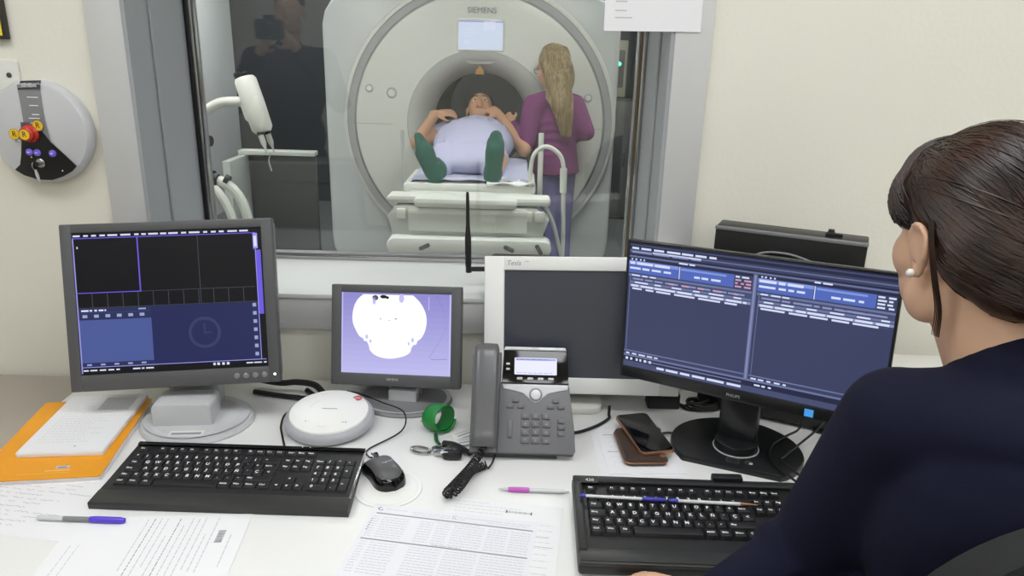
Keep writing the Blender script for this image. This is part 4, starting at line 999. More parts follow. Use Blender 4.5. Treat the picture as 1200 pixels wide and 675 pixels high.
cable([(.69, 1.47, DZ+.04), (.65, 1.43, DZ+.03), (.60, 1.385, DZ+.022), (.562, 1.345, DZ+.022), (.545, 1.32, DZ+.025), (.565, 1.27, DZ+.022), (.60, 1.23, DZ+.006), (.63, 1.25, DZ+.004), (.67, 1.30, DZ+.004)], .0024, 'second thin black cable crossing over the wide monitor base towards the woman')
cable([(.232, 1.262, DZ+.003), (.228, 1.246, DZ+.003), (.226, 1.236, DZ+.003)], .0016, 'short stub of thin cable lying behind the right keyboard', 3)
b = MB(); b.rbox((.36, 1.60, DZ+.018), (.075, .045, .036), .006, 'black', .003, axis='Z'); b.tube([(.39, 1.60, DZ+.012), (.405, 1.59, DZ+.006), (.42, 1.588, DZ+.005)], .003, 'rubber', 6, smooth=4)
o = b.build('power_adapter', loc=(.36, 1.60, DZ)); tag(o, 'small black power adapter on the desk below the white monitor corner', 'power adapter')
# ------------------------------------------------------------------ scan room: scanner
SC = Vector((-.235, 4.90, 1.065))
t = empty('scanner', 'large white ring shaped body scanner seen through the window', 'scanner', (SC.x, 5.4, 0))
Xs = T(*SC) @ RX90
RO_ = .862
b = MB()
def hollow_body(b, cx, cz, w_, h_, r_, y0, y1, rin, m, n=96):
    P_ = [(x+cx, y+cz) for x, y in rrect(w_, h_, r_, 10)]
    def out(a, k):
        d = (math.cos(a), math.sin(a)); best = 9
        for i in range(len(P_)):
            (x1, z1), (x2, z2) = P_[i], P_[(i+1) % len(P_)]; ex, ez = x2-x1, z2-z1; den = d[0]*ez-d[1]*ex
            if abs(den) < 1e-9: continue
            t_ = ((x1-SC.x)*ez-(z1-SC.z)*ex)/den; u_ = ((x1-SC.x)*d[1]-(z1-SC.z)*d[0])/den
            if t_ > 0 and -1e-6 <= u_ <= 1+1e-6: best = min(best, t_)
        return (SC.x+d[0]*(best-k), SC.z+d[1]*(best-k))
    rings = []
    for kind, off, y in (('i', 0, y0), ('o', .05, y0), ('o', .015, y0+.015), ('o', 0, y0+.05), ('o', 0, y1-.03), ('o', .03, y1), ('i', 0, y1), ('i', 0, y0)):
        ring = []
        for k in range(n):
            a = 2*PI*k/n
            x, z = (SC.x+rin*math.cos(a), SC.z+rin*math.sin(a)) if kind == 'i' else out(a, off)
            ring.append((x, y, z))
        rings.append(ring)
    vs = [p for r__ in rings for p in r__]; fs = []
    for i in range(len(rings)-1):
        for k in range(n): k2 = (k+1) % n; fs.append((i*n+k, (i+1)*n+k, (i+1)*n+k2, i*n+k2))
    b.add(vs, fs, m)
hollow_body(b, -.300, .945, 1.90, 1.83, .22, 5.0, 6.3, .33, 'scan_body')
b.box((-.28, 5.65, .02), (1.6, 1.1, .05), 'scan_body', .01); b.build('body', t)
b = MB(); b.lathe([(.868, -.12), (.872, -.02), (.862, .012), (.842, .022)], 'scan_face', Xs, 96, caps=False); b.lathe([(.843, .021), (.838, .016), (.800, .016), (.788, .03)], 'scan_ring', Xs, 96, caps=False); tag(b.build('outer_ring', t), 'grey and white trim ring around the round front')
b = MB(); prof = [(.788, .02), (.783, .035), (.74, .045), (.55, .056), (.455, .060)]; b.lathe(prof, 'scan_face', Xs, 96, caps=False)
b.ring(0, 0, .452, .4555, 'scan_seam', .0605, Xs, 80)
b.rect(-.775, -.008, -.50, -.005, 'scan_seam', .056, Xs); b.rect(.50, -.008, .775, -.005, 'scan_seam', .056, Xs)
b.build('front_cover', t)
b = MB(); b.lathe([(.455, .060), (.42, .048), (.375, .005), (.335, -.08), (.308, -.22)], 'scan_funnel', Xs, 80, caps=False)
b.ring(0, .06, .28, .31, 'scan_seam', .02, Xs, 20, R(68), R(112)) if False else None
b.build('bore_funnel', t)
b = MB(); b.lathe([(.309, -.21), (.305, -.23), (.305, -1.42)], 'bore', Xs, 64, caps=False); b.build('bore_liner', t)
b = MB(); b.rbox((0, 0, 0), (.285, .02, .185), .01, 'white', .003, X=T(-.232, 4.844, 1.606)); scr = b.build('display', t)
M['u_scan'] = glow('scanner display', (214, 224, 244), 1.0)
b = MB(); A = T(-.232, 4.8335, 1.606) @ RX90; b.rect(-.134, -.084, .134, .084, 'u_scan', 0, A); b.rect(-.134, .074, .134, .084, 'u_lcd2', .0004, A)
for x, y, w_, h_ in ((-.1, .03, .06, .006), (-.1, .01, .08, .006), (-.1, -.01, .05, .006), (.02, .03, .07, .05), (-.1, -.05, .03, .02)): b.rect(x, y, x+w_, y+h_, 'u_lcd', .0004, A)
tag(b.build('lit_screen', scr), 'bright pale blue lit screen')
b = MB(); b.text('SIEMENS', .048, 'ink2', T(-.225, 4.846, 1.748) @ RX90); b.build('lettering', t)
b = MB(); b.flat([(-.10, .0), (.10, .0), (.06, -.018), (-.06, -.018)], 'scan_seam', .0, T(-.235, 4.848, 1.455) @ RX90); b.flat([(-.028, -.02), (.028, -.02), (.02, .012), (.010, .016), (0, .034), (-.010, .016), (-.02, .012)], 'amber', .001, T(-.235, 4.846, 1.395) @ RX90); tag(b.build('bore_marker', t), 'amber marker above the bore')
for x, z, r_ in ((-.925, 1.275, .024), (-.785, 1.25, .034), (.445, 1.25, .026)):
    b = MB(); A = T(x, 4.855, z) @ RX90; b.lathe([(r_, 0), (r_, .010), (r_*.8, .016), (0, .016)], 'lgrey', A, 24); b.lathe([(r_*.62, .014), (r_*.6, .022), (0, .024)], 'white', A, 20); b.build('button', t)

# ------------------------------------------------------------------ patient table
t = empty('patient_table', 'white wheeled patient table in front of the scanner', 'table', (-.22, 4.1, 0))
b = MB(); b.box((-.235, 4.18, .822), (.50, 1.25, .05), 'table', .02); b.build('table_top', t)
b = MB(); b.box((-.235, 4.85, .858), (.35, 2.1, .024), 'table', .008); b.build('sliding_board', t)
b = MB(); b.box((-.235, 4.62, .880), (.34, 1.6, .022), 'table_g', .008); tag(b.build('mattress', t), 'pale grey mattress on the table top')
b = MB(); b.box((-.225, 3.93, .868), (.66, .46, .045), 'table', .015); b.build('foot_pad', t)
b = MB(); b.rbox((-.222, 3.66, .828), (.80, .12, .040), .019, 'table', .016); b.box((-.22, 3.86, .83), (.62, .34, .05), 'table', .015); b.build('end_bar', t)
b = MB()
pts = [(-.355, .80), (.335, .80), (.395, .74), (.36, .64), (-.37, .64), (-.40, .74)]
b.prism(pts, -.12, .0, 'table_g', .01, X=T(-.222, 3.60, 0) @ RX90); b.build('front_housing', t)
b = MB(); b.rbox((-.225, 3.594, .735), (.58, .03, .115), .01, 'table', .004); b.box((-.225, 3.590, .775), (.575, .03, .022), 'white', .003)
for x in (-.55, .065, .125): b.box((x, 3.594, .76), (.045, .02, .05), 'white', .005)
b.build('front_panel', t)
b = MB(); b.rbox((-.215, 3.58, .615), (.80, .12, .082), .040, 'table', .012); b.build('bumper', t)
for x, rz in ((-.43, -25), (-.02, 25), (.125, 60)):
    b = MB(); b.rbox((0, 0, 0), (.055, .012, .020), .008, 'dgrey', .003, X=T(x, 3.518, .615) @ Matrix.Rotation(R(rz), 4, 'Y')); b.build('bumper_slot', t)
b = MB(); b.box((-.215, 3.75, .50), (.68, .25, .17), 'table_g', .03); b.box((-.22, 4.25, .45), (.46, .9, .68), 'table', .03); b.build('pedestal', t)
b = MB(); b.box((-.22, 4.1, .085), (.60, 1.0, .07), 'table', .02); b.build('base', t)
for x in (-.48, .04):
    for y in (3.68, 4.52):
        b = MB(); b.lathe([(.045, -.015), (.05, -.01), (.05, .01), (.045, .015)], 'dgrey', T(x, y, .05) @ Matrix.Rotation(PI/2, 4, 'Y'), 20); b.build('wheel', t)
b = MB(); b.tube([(.128, 3.80, .83), (.126, 3.80, 1.14)], .014, 'table', 10); tag(b.build('rail_post', t), 'upright white rail post')
b = MB(); b.tube([(.075, 3.72, .84), (.078, 3.72, .98), (.095, 3.72, 1.05), (.15, 3.72, 1.085), (.215, 3.72, 1.05), (.24, 3.72, .98), (.245, 3.72, .84), (.25, 3.72, .5), (.18, 3.72, .42)], .011, 'table', 10, smooth=6); b.tube([(.24, 3.72, .98), (.243, 3.72, .86)], .018, 'table', 10); tag(b.build('arched_tube', t), 'arched white tube rail')
b = MB(); b.tube([(-.70+.11, 3.95, .82), (-.70+.11, 3.95, 1.12)], .010, 'table_g', 8); b.build('rail_post', t)
b = MB(); b.tube([(.14, 3.70, .82), (.20, 3.70, .70), (.255, 3.70, .50)], .010, 'table_g', 8, smooth=4); b.build('link_rod', t)

# sheet hanging over the mattress
def drape(name, cx, cy, z, w_, d_, drop, mt, label, cat, amp=.006):
    b = MB(); nx, ny = 26, 16; vs = []; fs = []
    for i in range(nx+1):
        for j in range(ny+1):
            u = (i/nx-.5)*w_; v = (j/ny-.5)*d_; e = max(0, abs(u)-(w_/2-drop))
            x = math.copysign(abs(u)-e*.8, u); zz = z-e*.75+amp*math.sin(u*37+v*13)*math.cos(v*29)
            vs.append((cx+x, cy+v, zz))
    for i in range(nx):
        for j in range(ny): k = i*(ny+1)+j; fs.append((k, k+ny+1, k+ny+2, k+1))
    b.add(vs, fs, mt); o = b.build(name, loc=(cx, cy, z)); s_ = o.modifiers.new('s', 'SOLIDIFY'); s_.thickness = .006
    return tag(o, label, cat)
drape('bed_sheet', -.225, 4.13, .912, .86, .80, .14, 'bedsheet', 'pale lavender sheet spread over the patient table under the lying person', 'sheet')
b = MB(); A = T(-.02, 3.755, .8935); vs = []; fs = []
for i in range(13):
    for j in range(7):
        x = (i/12-.5)*.24; y = (j/6-.5)*.13; vs.append((x, y, .012*math.sin(x*42)*math.cos(y*40)+.010))
for i in range(12):
    for j in range(6): k = i*7+j; fs.append((k, k+7, k+8, k+1))
b.add(vs, fs, 'paper', A); o = b.build('towel', loc=(-.02, 3.755, .8935)); o.modifiers.new('s', 'SOLIDIFY').thickness = .008; tag(o, 'crumpled white paper towel at the foot end of the patient table', 'towel')

# ------------------------------------------------------------------ contrast injector
t = empty('contrast_injector', 'white contrast injector on a curved arm at the left edge of the window', 'injector', (-1.62, 3.7, 0))
top = Vector((-1.30, 3.7, 1.375)); bot = Vector((-1.215, 3.66, 1.125)); q = (top-bot).to_track_quat('Z', 'Y').to_matrix().to_4x4(); A = T(*bot) @ q; Lh = (top-bot).length
b = MB(); b.lathe([(.036, 0), (.050, .02), (.053, Lh*.5), (.052, Lh*.95), (.044, Lh), (0, Lh)], 'white', A, 28); b.rbox((0, -.05, Lh*.45), (.05, .03, .10), .02, 'white', .008, X=A); b.build('power_head', t)
for x in (-.024, .024):
    b = MB(); b.lathe([(.016, 0), (.018, .028), (.012, .036), (0, .036)], 'gasket', A @ T(x, -.014, Lh-.004), 16); tag(b.build('plunger_knob', t), 'black knob on the head')
    b = MB(); b.lathe([(.014, 0), (.014, -.05), (.006, -.075), (.004, -.10)], 'clear', A @ T(x, 0, .0), 14); b.lathe([(.016, .004), (.016, -.012)], 'gasket', A @ T(x, 0, 0), 14); b.build('syringe', t)
b = MB(); b.tube([A @ Vector((0, 0, -.1)), (-1.20, 3.66, .99), (-1.19, 3.66, .94)], .004, 'clear', 6, smooth=4); b.build('tubing', t)
b = MB(); b.tube([A @ Vector((-.03, 0, Lh*.55)), (-1.36, 3.7, 1.262), (-1.44, 3.7, 1.25), (-1.52, 3.7, 1.19), (-1.57, 3.7, 1.06), (-1.575, 3.7, .9)], .024, 'white', 12, smooth=7); b.build('curved_arm', t)
b = MB(); b.tube([(-1.575, 3.7, .05), (-1.575, 3.7, .95)], .026, 'white', 14); b.build('pole', t)
b = MB(); b.lathe([(.24, 0), (.25, .02), (.22, .05), (.04, .07), (0, .07)], 'white', T(-1.575, 3.7, 0), 30); b.build('base', t)
for z in (1.085, .92):
    b = MB(); b.tube([(-1.55, 3.62, z), (-1.45, 3.60, z)], .026, 'gasket', 12); tag(b.build('clamp_knob', t), 'black clamp knob')
b = MB(); b.tube([(-1.50, 3.62, .90), (-1.42, 3.6, .895), (-1.35, 3.6, .84), (-1.31, 3.6, .74), (-1.30, 3.6, .60), (-1.40, 3.62, .5)], .024, 'table', 10, smooth=6); b.tube([(-1.50, 3.62, .88), (-1.44, 3.58, .86), (-1.39, 3.57, .78), (-1.36, 3.57, .66), (-1.42, 3.6, .55)], .020, 'table', 10, smooth=6); b.build('handle_bars', t)
b = MB(); b.tube([(-1.48, 3.6, .91), (-1.43, 3.59, .90)], .03, 'gasket', 10); b.tube([(-1.40, 3.6, .905), (-1.38, 3.6, .895)], .026, 'gasket', 10); b.build('handle_grips', t)

# white counter, wall panel, cupboards beyond
t = empty('side_counter', 'white counter against the dark wall, left of the scanner', 'counter', (-1.65, 5.1, 0))
b = MB(); b.box((-1.62, 5.15, .815), (.52, .10, .03), 'table', .006); b.build('counter_top', t)
b = MB(); b.box((-1.85, 5.00, .40), (.05, .40, .80), 'table_g', .004); b.build('end_panel', t)
b = MB(); b.box((-1.60, 5.17, .40), (.46, .04, .80), 'dgrey', .002); b.build('back_panel', t)
t = empty('wall_panel', 'olive grey control panel with a green light on the far wall, right of the scanner', 'control panel', (.93, 7.49, 1.1))
b = MB(); b.box((.86, 7.48, 1.36), (.36, .04, .52), 'ctlpanel', .01); b.build('back_plate', t)
b = MB(); b.box((.96, 7.45, 1.36), (.10, .04, .34), 'dgrey', .01); b.build('switch_box', t)
b = MB(); b.disc(.962, 1.405, .017, 'led', -7.427, RX90, 14); b.v = [Vector((v.x, 7.427, v.z)) for v in b.v]; tag(b.build('indicator_light', t), 'green indicator light')
t = empty('equipment_cabinet', 'dark grey equipment cabinet at the back wall, right of the scanner', 'cabinet', (1.3, 7.2, 0))
b = MB(); b.box((1.20, 7.25, .55), (.60, .46, 1.08), 'dgrey', .01); b.build('body', t)
b = MB(); b.box((1.20, 7.015, .55), (.56, .012, 1.0), 'dgrey', .004); d_ = b.build('door', t)
b = MB(); b.tube([(1.0, 6.99, .62), (1.0, 6.99, .50)], .008, 'steel', 8); b.build('handle', d_)
# ------------------------------------------------------------------ seated woman (seen from behind, left ear visible)
HC = Vector((.577, .915, 1.341)); YAW = 8.
HM = T(*HC) @ Matrix.Rotation(R(YAW), 4, 'Z') @ Matrix.Rotation(R(-6), 4, 'X')
def hp(x, y, z): return HM @ Vector((x, y, z))
HR = HM.to_3x3()
person = empty('person', 'seated woman with dark hair tied back and a navy sweater, facing the wide monitor', 'person', (.62, .80, 0))
LS, RS = Vector((.490, .845, 1.118)), Vector((.785, .80, 1.11))      # shoulders
LE = Vector((.438, .915, .872)); LW = Vector((.283, .862, .814))      # elbow, wrist (left)
RE = Vector((.84, .90, .87)); RW = Vector((.69, .94, .835))
def human_head(b, H_, s=1.0, skin='skin'):
    Q = H_.to_3x3().normalized(); f = lambda x, y, z: H_ @ Vector((x*s, y*s, z*s))
    e = lambda c, r, rot=None, n=22: b.ell(f(*c), [v*s for v in r], skin, (Q if rot is None else Q @ rot), n=n)
    e((0, -.012, .040), (.074, .096, .086)); e((0, .038, .005), (.064, .056, .085)); e((0, .044, -.058), (.057, .052, .062)); e((0, .072, -.088), (.026, .022, .020))
    e((0, .045, -.082), (.046, .042, .026))
    for q in (-1, 1):
        e((q*.042, .050, -.026), (.024, .036, .036)); e((q*.047, .012, -.074), (.019, .040, .034), Matrix.Rotation(R(-20), 3, 'X'))
        e((q*.026, .086, .028), (.020, .012, .008))
    b.tube([f(0, .090, .018), f(0, .104, -.008), f(0, .114, -.030)], [.007*s, .010*s, .014*s], skin, 10); e((0, .106, -.030), (.017, .012, .010)); e((0, .096, -.056), (.022, .010, .006)); e((0, .094, -.066), (.020, .010, .007))
    for q in (-1, 1):      # ears: helix loop, lobe, inner bowl
        pts = [f(q*.073, .006, -.036), f(q*.077, .012, -.010), f(q*.081, .010, .012), f(q*.086, -.006, .022), f(q*.087, -.022, .014), f(q*.085, -.026, -.006), f(q*.081, -.018, -.026), f(q*.077, -.006, -.040)]
        b.tube(pts, [.005*s, .0045*s, .0045*s, .0045*s, .0045*s, .005*s, .0055*s, .0065*s], skin, 8, smooth=3)
        e((q*.0785, -.006, -.004), (.0055, .017, .024)); e((q*.077, -.004, -.038), (.0055, .008, .010))
def hand(b, w_, dirv, upv, curl, s=1.0, skin='skin', side=1, thumb=True):
    """palm at wrist w_, pointing along dirv with back of the hand along upv; five separate fingers"""
    d = Vector(dirv).normalized(); u = Vector(upv); u = (u-d*u.dot(d)).normalized(); r_ = d.cross(u)*side; w_ = Vector(w_)
    pc = w_+d*.045*s
    b.ell(pc, (.040*s, .048*s, .015*s), skin, Matrix((r_, d, u)).transposed(), n=18)
    b.cap(w_-d*.02*s, pc, .024*s, .022*s, skin, 12)
    for k, (off, L_) in enumerate(((-.030, .062), (-.010, .075), (.010, .080), (.029, .070))):
        p = pc+r_*off*s+d*.034*s; a = curl*(.9+.08*k); rad = (.0078, .0088, .0090, .0086)[k]*s; dd = d
        b.cap(pc+r_*off*.7*s, p, rad*1.15, rad*1.1, skin, 10)
        for j, fr in enumerate((.42, .33, .25)):
            an = a*(j+.6)*.55; dj = (d*math.cos(an)-u*math.sin(an)); q = p+dj*L_*fr*s; b.cap(p, q, rad*(1.05-.08*j), rad*(.97-.08*j), skin, 10); p = q
    if thumb:
        p = pc+r_*.030*s-d*.020*s; q1 = p+(r_*.65+d*.62-u*.25).normalized()*.036*s; q2 = q1+(r_*.18+d*.9-u*.35).normalized()*.028*s
        b.cap(p, q1, .0125*s, .0105*s, skin, 10); b.cap(q1, q2, .0102*s, .0085*s, skin, 10)
b = MB(); human_head(b, HM)
NB = Vector((.615, .845, 1.165))
b.cap(hp(0, -.018, -.045), NB, .054, .062, 'skin', 20); b.cap(hp(0, .012, -.075), NB+Vector((0, .03, .0)), .042, .05, 'skin', 18)
b.cap(NB, Vector((.63, .81, 1.05)), .07, .10, 'skin', 18); b.ell((.63, .79, .98), (.14, .10, .16), 'skin'); b.ell((.635, .745, .75), (.13, .10, .20), 'skin'); b.ell((.64, .73, .60), (.165, .13, .11), 'skin')
for S_, E_, W_ in ((LS, LE, LW), (RS, RE, RW)):
    b.cap(Vector((.63, .81, 1.05)), S_, .07, .05, 'skin'); b.cap(S_, E_, .046, .038, 'skin'); b.cap(E_, W_, .038, .024, 'skin')
hand(b, LW, (-.105, .105, -.026), (0, .05, 1), .30, side=1); hand(b, RW, (-.5, .85, -.12), (0, 0, 1), .5, side=-1)
for q in (-1, 1):
    hip = Vector((.64+q*.09, .76, .58)); kn = Vector((.65+q*.12, 1.20, .56)); an = Vector((.65+q*.12, 1.20, .11))
    b.cap(hip, kn, .08, .056, 'skin'); b.cap(kn, an, .054, .036, 'skin'); b.cap(an, an+Vector((0, .13, -.07)), .034, .026, 'skin')
remesh(b, 'body', person, .0042, 5)
# sweater
b = MB()
b.ell((.632, .79, 1.00), (.185, .125, .20), 'navy', n=28); b.ell((.637, .745, .78), (.165, .125, .22), 'navy', n=28); b.ell((.64, .735, .62), (.18, .14, .10), 'navy', n=28)
b.cap(Vector((.632, .80, 1.13)), LS, .088, .072, 'navy', 24); b.cap(Vector((.632, .80, 1.13)), RS, .088, .066, 'navy', 24)
b.ell((.628, .79, 1.14), (.145, .085, .075), 'navy', n=26)
b.cap(Vector((.612, .835, 1.185)), Vector((.63, .80, 1.10)), .072, .105, 'navy', 24)
b.cap(LS, LE, .074, .062, 'navy', 24); b.cap(LE, LW+(LE-LW)*.12, .060, .042, 'navy', 22); b.cap(RS, RE, .072, .060, 'navy', 24); b.cap(RE, RW+(RE-RW)*.12, .058, .042, 'navy', 22)
mid = (LS+LE)/2; b.ell((.462, .915, .905), (.050, .045, .040), 'navy'); b.ell((.515, .85, .84), (.07, .07, .10), 'navy'); b.ell(mid+Vector((.02, -.01, 0)), (.075, .07, .10), 'navy')
for k in range(3):   # soft folds inside the elbow
    p = LE+Vector((-.012-.022*k, -.006*k, .040-.006*k)); b.tube([p+Vector((-.004, .045, -.02)), p+Vector((0, 0, .010)), p+Vector((.014, -.045, -.02))], .014, 'navy', 10, smooth=4)
remesh(b, 'sweater', person, .0065, 8)
b = MB()
for q in (-1, 1):
    hip = Vector((.64+q*.09, .76, .585)); kn = Vector((.65+q*.12, 1.20, .56)); an = Vector((.65+q*.12, 1.20, .13))
    b.cap(hip, kn, .096, .068, 'trousers'); b.cap(kn, an, .066, .05, 'trousers')
b.ell((.64, .735, .57), (.185, .145, .09), 'trousers'); remesh(b, 'trousers', person, .01, 5)
for q in (-1, 1):
    b = MB(); an = Vector((.65+q*.12, 1.20, .05)); b.ell(an+Vector((0, .05, -.005)), (.045, .12, .042), 'gloss'); b.box(an+Vector((0, .05, -.043)), (.085, .23, .014), 'gloss', .005); b.build('shoe', person)
for q in (-1, 1):
    b = MB(); b.ell(hp(q*.03, .079, .008), .0125, 'eyewhite', n=16); e_ = b.build('eye', person)
    b = MB(); b.ell(hp(q*.03, .0885, .008), (.006, .0035, .006), 'iris', HR, n=12); b.build('iris', e_)
b = MB(); b.ell(hp(-.0835, -.001, -.040), .0058, 'pearl', n=16); tag(b.build('earring', person), 'white pearl earring')
# hair: close cap plus combed strands running back to a low bun
BUN = (.020, -.128, -.022)
b = MB()
b.ell(hp(0, -.020, .050), (.086, .104, .094), 'brunette', HR, n=30); b.ell(hp(0, -.052, .010), (.082, .078, .085), 'brunette', HR, n=26); b.ell(hp(0.005, -.075, -.035), (.062, .058, .05), 'brunette', HR, n=24)
b.ell(hp(0, .048, .078), (.068, .048, .050), 'brunette', HR, n=24)
for q in (-1, 1): b.ell(hp(q*.058, .046, .048), (.022, .036, .042), 'brunette', HR, n=20)
b.ell(hp(*BUN), (.050, .044, .052), 'brunette', HR, n=24); b.ell(hp(BUN[0]+.012, BUN[1]-.018, BUN[2]+.01), (.040, .036, .042), 'brunette', HR, n=24)
cap_o = remesh(b, 'hair', person, .005, 6)
from mathutils.bvhtree import BVHTree
def surface_of(o, centre, rot):
    Wm = W(o); tree = BVHTree.FromPolygons([Wm @ v.co for v in o.data.vertices], [tuple(p.vertices) for p in o.data.polygons])
    def f(d, lift=.0):
        d = (rot @ Vector(d)).normalized(); h = tree.ray_cast(centre+d*.5, -d)
        return (h[0] if h[0] is not None else centre+d*.1)+d*lift
    return f
on_hair = surface_of(cap_o, hp(0, -.030, .035), HR)
def skull(dv, k=1.0):
    d = Vector(dv).normalized(); a, c, e = .0885*k, .1075*k, .0975*k
    s_ = 1/math.sqrt((d.x/a)**2+(d.y/c)**2+(d.z/e)**2); return Vector((0, -.018, .048))+d*s_
rg = random.Random(11); b = MB(); n = 0
bd = (Vector(BUN)-Vector((0, -.030, .035))).normalized()
def slerp(a, c, t_):
    w_ = math.acos(max(-1, min(1, a.dot(c)))); 
    return a if w_ < 1e-4 else (a*math.sin((1-t_)*w_)+c*math.sin(t_*w_))/math.sin(w_)
def strand(start, end, k0, k1, r_, steps=16, wob=.012):
    j = Vector((rg.gauss(0, wob), rg.gauss(0, wob), rg.gauss(0, wob))); pts = []
    for i in range(steps+1):
        t_ = i/steps; d = (slerp(start, end, t_)+j*math.sin(PI*t_)).normalized(); pts.append(on_hair(d, ((k0+(k1-k0)*t_)-1)*.1+.0006))
    b.tube(pts, [r_*.5, r_, r_, r_*.7], 'brunette', 4)
for i in range(900):      # from hairline (front arc and sides) back to the bun
    a = rg.uniform(-PI*.98, PI*.98)     # position along the hairline
    x = math.sin(a*.5)*.99*(1 if True else 0); up = math.cos(a*.5)
    s_ = Vector((x*.95, .62*up+.12, .75*up+.05-.10*abs(x))) if abs(a) < PI*.8 else Vector((math.copysign(.85, x), -.25, -.55))
    s_ = (s_+Vector((rg.gauss(0, .06), rg.gauss(0, .12), rg.gauss(0, .06)))).normalized()
    e_ = (bd+Vector((rg.gauss(0, .14), rg.gauss(0, .06), rg.gauss(0, .14)))).normalized()
    strand(s_, e_, rg.uniform(.985, 1.01), rg.uniform(.98, 1.02), rg.uniform(.0006, .0013))
for i in range(90):       # nape hair swept up
    s_ = Vector((rg.uniform(-.75, .75), -.55, -1.0)).normalized(); strand(s_, (bd+Vector((rg.gauss(0, .15), 0, rg.gauss(0, .1)))).normalized(), .98, 1.02, rg.uniform(.0008, .0016), 8)
for i in range(260):      # fringe swept to the left temple
    x0 = rg.uniform(-.25, .45); s_ = Vector((x0, .55, .80)).normalized(); e_ = Vector((-.70+rg.gauss(0, .08), .72+rg.gauss(0, .07), rg.uniform(-.22, .25))).normalized()
    strand(s_, e_, 1.0, rg.uniform(1.0, 1.03), rg.uniform(.0006, .0012), 10, .03)
for i in range(26):       # flyaway hairs over the crown
    s_ = Vector((rg.uniform(-.6, .2), rg.uniform(.1, .6), .9)).normalized(); e_ = Vector((rg.uniform(-.4, .5), -.8, rg.uniform(.1, .6))).normalized(); strand(s_, e_, 1.0, 1.0+rg.uniform(.02, .16), .0003, 12, .05)
for k in range(150):      # hair wound round the bun
    a0 = rg.uniform(0, 2*PI); rr_ = rg.uniform(.12, .55); side = Vector((1, 0, 0)); up_ = Vector((0, -.3, 1)).normalized()
    b.tube([on_hair(bd+side*rr_*math.cos(a0+i*.2)+up_*rr_*math.sin(a0+i*.2), .0008) for i in range(10)], [.0006, .0012, .0012, .0006], 'brunette', 4)
for k in range(22):        # loose lock before the ear
    o_ = rg.gauss(0, .0032); b.tube([hp(-.086, -.030+o_, .030), hp(-.086, -.036+o_, .0), hp(-.078, -.038+o_*1.2, -.04), hp(-.066, -.036+o_*1.4, -.08), hp(-.058, -.026+o_*1.6, -.115)], [.0006, .0007, .0006, .0003], 'brunette', 4, smooth=4)
tag(b.build('strands', cap_o), 'combed dark strands')

# office chair under her
t = empty('office_chair', 'charcoal fabric office chair the seated woman sits on', 'chair', (.66, .72, 0))
b = MB(); b.rbox((.65, .80, .435), (.48, .50, .07), .10, 'mesh', .02, axis='Z'); b.build('seat', t)
b = MB(); Xb = T(.600, .550, .852)
b.rbox((0, 0, 0), (.56, .05, .67), .22, 'mesh', .02, X=Xb, n=16); b.build('backrest', t)
b = MB(); b.tube([(.65, .72, .39), (.65, .54, .40), (.62, .50, .52), (.60, .512, .80)], .018, 'black', 8, smooth=5); b.build('back_support', t)
b = MB(); b.tube([(.65, .80, .10), (.65, .80, .42)], .028, 'black', 14); b.build('column', t)
for k in range(5):
    a = 2*PI*k/5+.3; b = MB(); b.tube([(.65, .80, .12), (.65+.28*math.cos(a), .80+.28*math.sin(a), .075)], [.028, .016], 'black', 8); lg = b.build('leg', t)
    b = MB(); b.lathe([(.022, -.02), (.026, -.012), (.026, .012), (.022, .02)], 'dgrey', T(.65+.28*math.cos(a), .80+.28*math.sin(a), .028) @ Matrix.Rotation(PI/2, 4, 'Y'), 16); b.build('caster', lg)

# ------------------------------------------------------------------ lying patient
person = empty('person', 'person lying on the patient table with feet in green socks towards the window', 'person', (-.24, 4.3, .9))
HP = T(-.238, 5.10, 1.105) @ Matrix.Rotation(R(38), 4, 'X')        # head propped, face up and towards the feet
HPm = T(-.236, 5.00, 1.118) @ Matrix.Rotation(PI, 4, 'Z') @ Matrix.Rotation(R(48), 4, 'X')
b = MB(); human_head(b, HPm, 1.10, 'skin_t')
b.cap(HPm @ Vector((0, -.01, -.06)), (-.24, 4.95, 1.03), .058, .07, 'skin_t')
b.ell((-.24, 4.78, .985), (.19, .24, .11), 'skin_t'); b.ell((-.24, 4.45, .965), (.16, .25, .10), 'skin_t'); b.ell((-.24, 4.22, .95), (.18, .16, .10), 'skin_t')
SL, SR = Vector((-.43, 4.90, 1.0)), Vector((-.05, 4.90, 1.0))
ELl, ELr = Vector((-.600, 4.60, .960)), Vector((.052, 4.50, .945)); WL, WR = Vector((-.505, 4.78, 1.115)), Vector((-.105, 4.80, 1.115))
for S_, E_, W_ in ((SL, ELl, WL), (SR, ELr, WR)):
    b.cap((-.24, 4.92, 1.0), S_, .08, .06, 'skin_t'); b.cap(S_, E_, .052, .042, 'skin_t'); b.cap(E_, W_, .042, .028, 'skin_t')
hand(b, WL, (.80, .15, .10), (.1, -.5, .85), .9, 1.0, 'skin_t', 1); hand(b, WR, (-.45, .50, .25), (.2, -.8, .4), .8, 1.0, 'skin_t', -1)
for q in (-1, 1):
    hip = Vector((-.24+q*.10, 4.22, .95)); kn = Vector((-.24+q*.155, 3.98+.0, .955)); an = Vector((-.245+q*.145, 3.80, .915))
    b.cap(hip, kn, .068, .048, 'skin_t'); b.cap(kn, an, .046, .034, 'skin_t')
    b.cap(an, an+Vector((q*.02, -.03, .06)), .026, .02, 'skin_t')
remesh(b, 'body', person, .008, 4)
b = MB(); b.ell((-.245, 4.44, .985), (.235, .38, .135), 'gown', n=28); b.ell((-.24, 4.75, .99), (.20, .26, .125), 'gown', n=26); b.ell((-.255, 4.10, .945), (.225, .27, .085), 'gown', n=24)
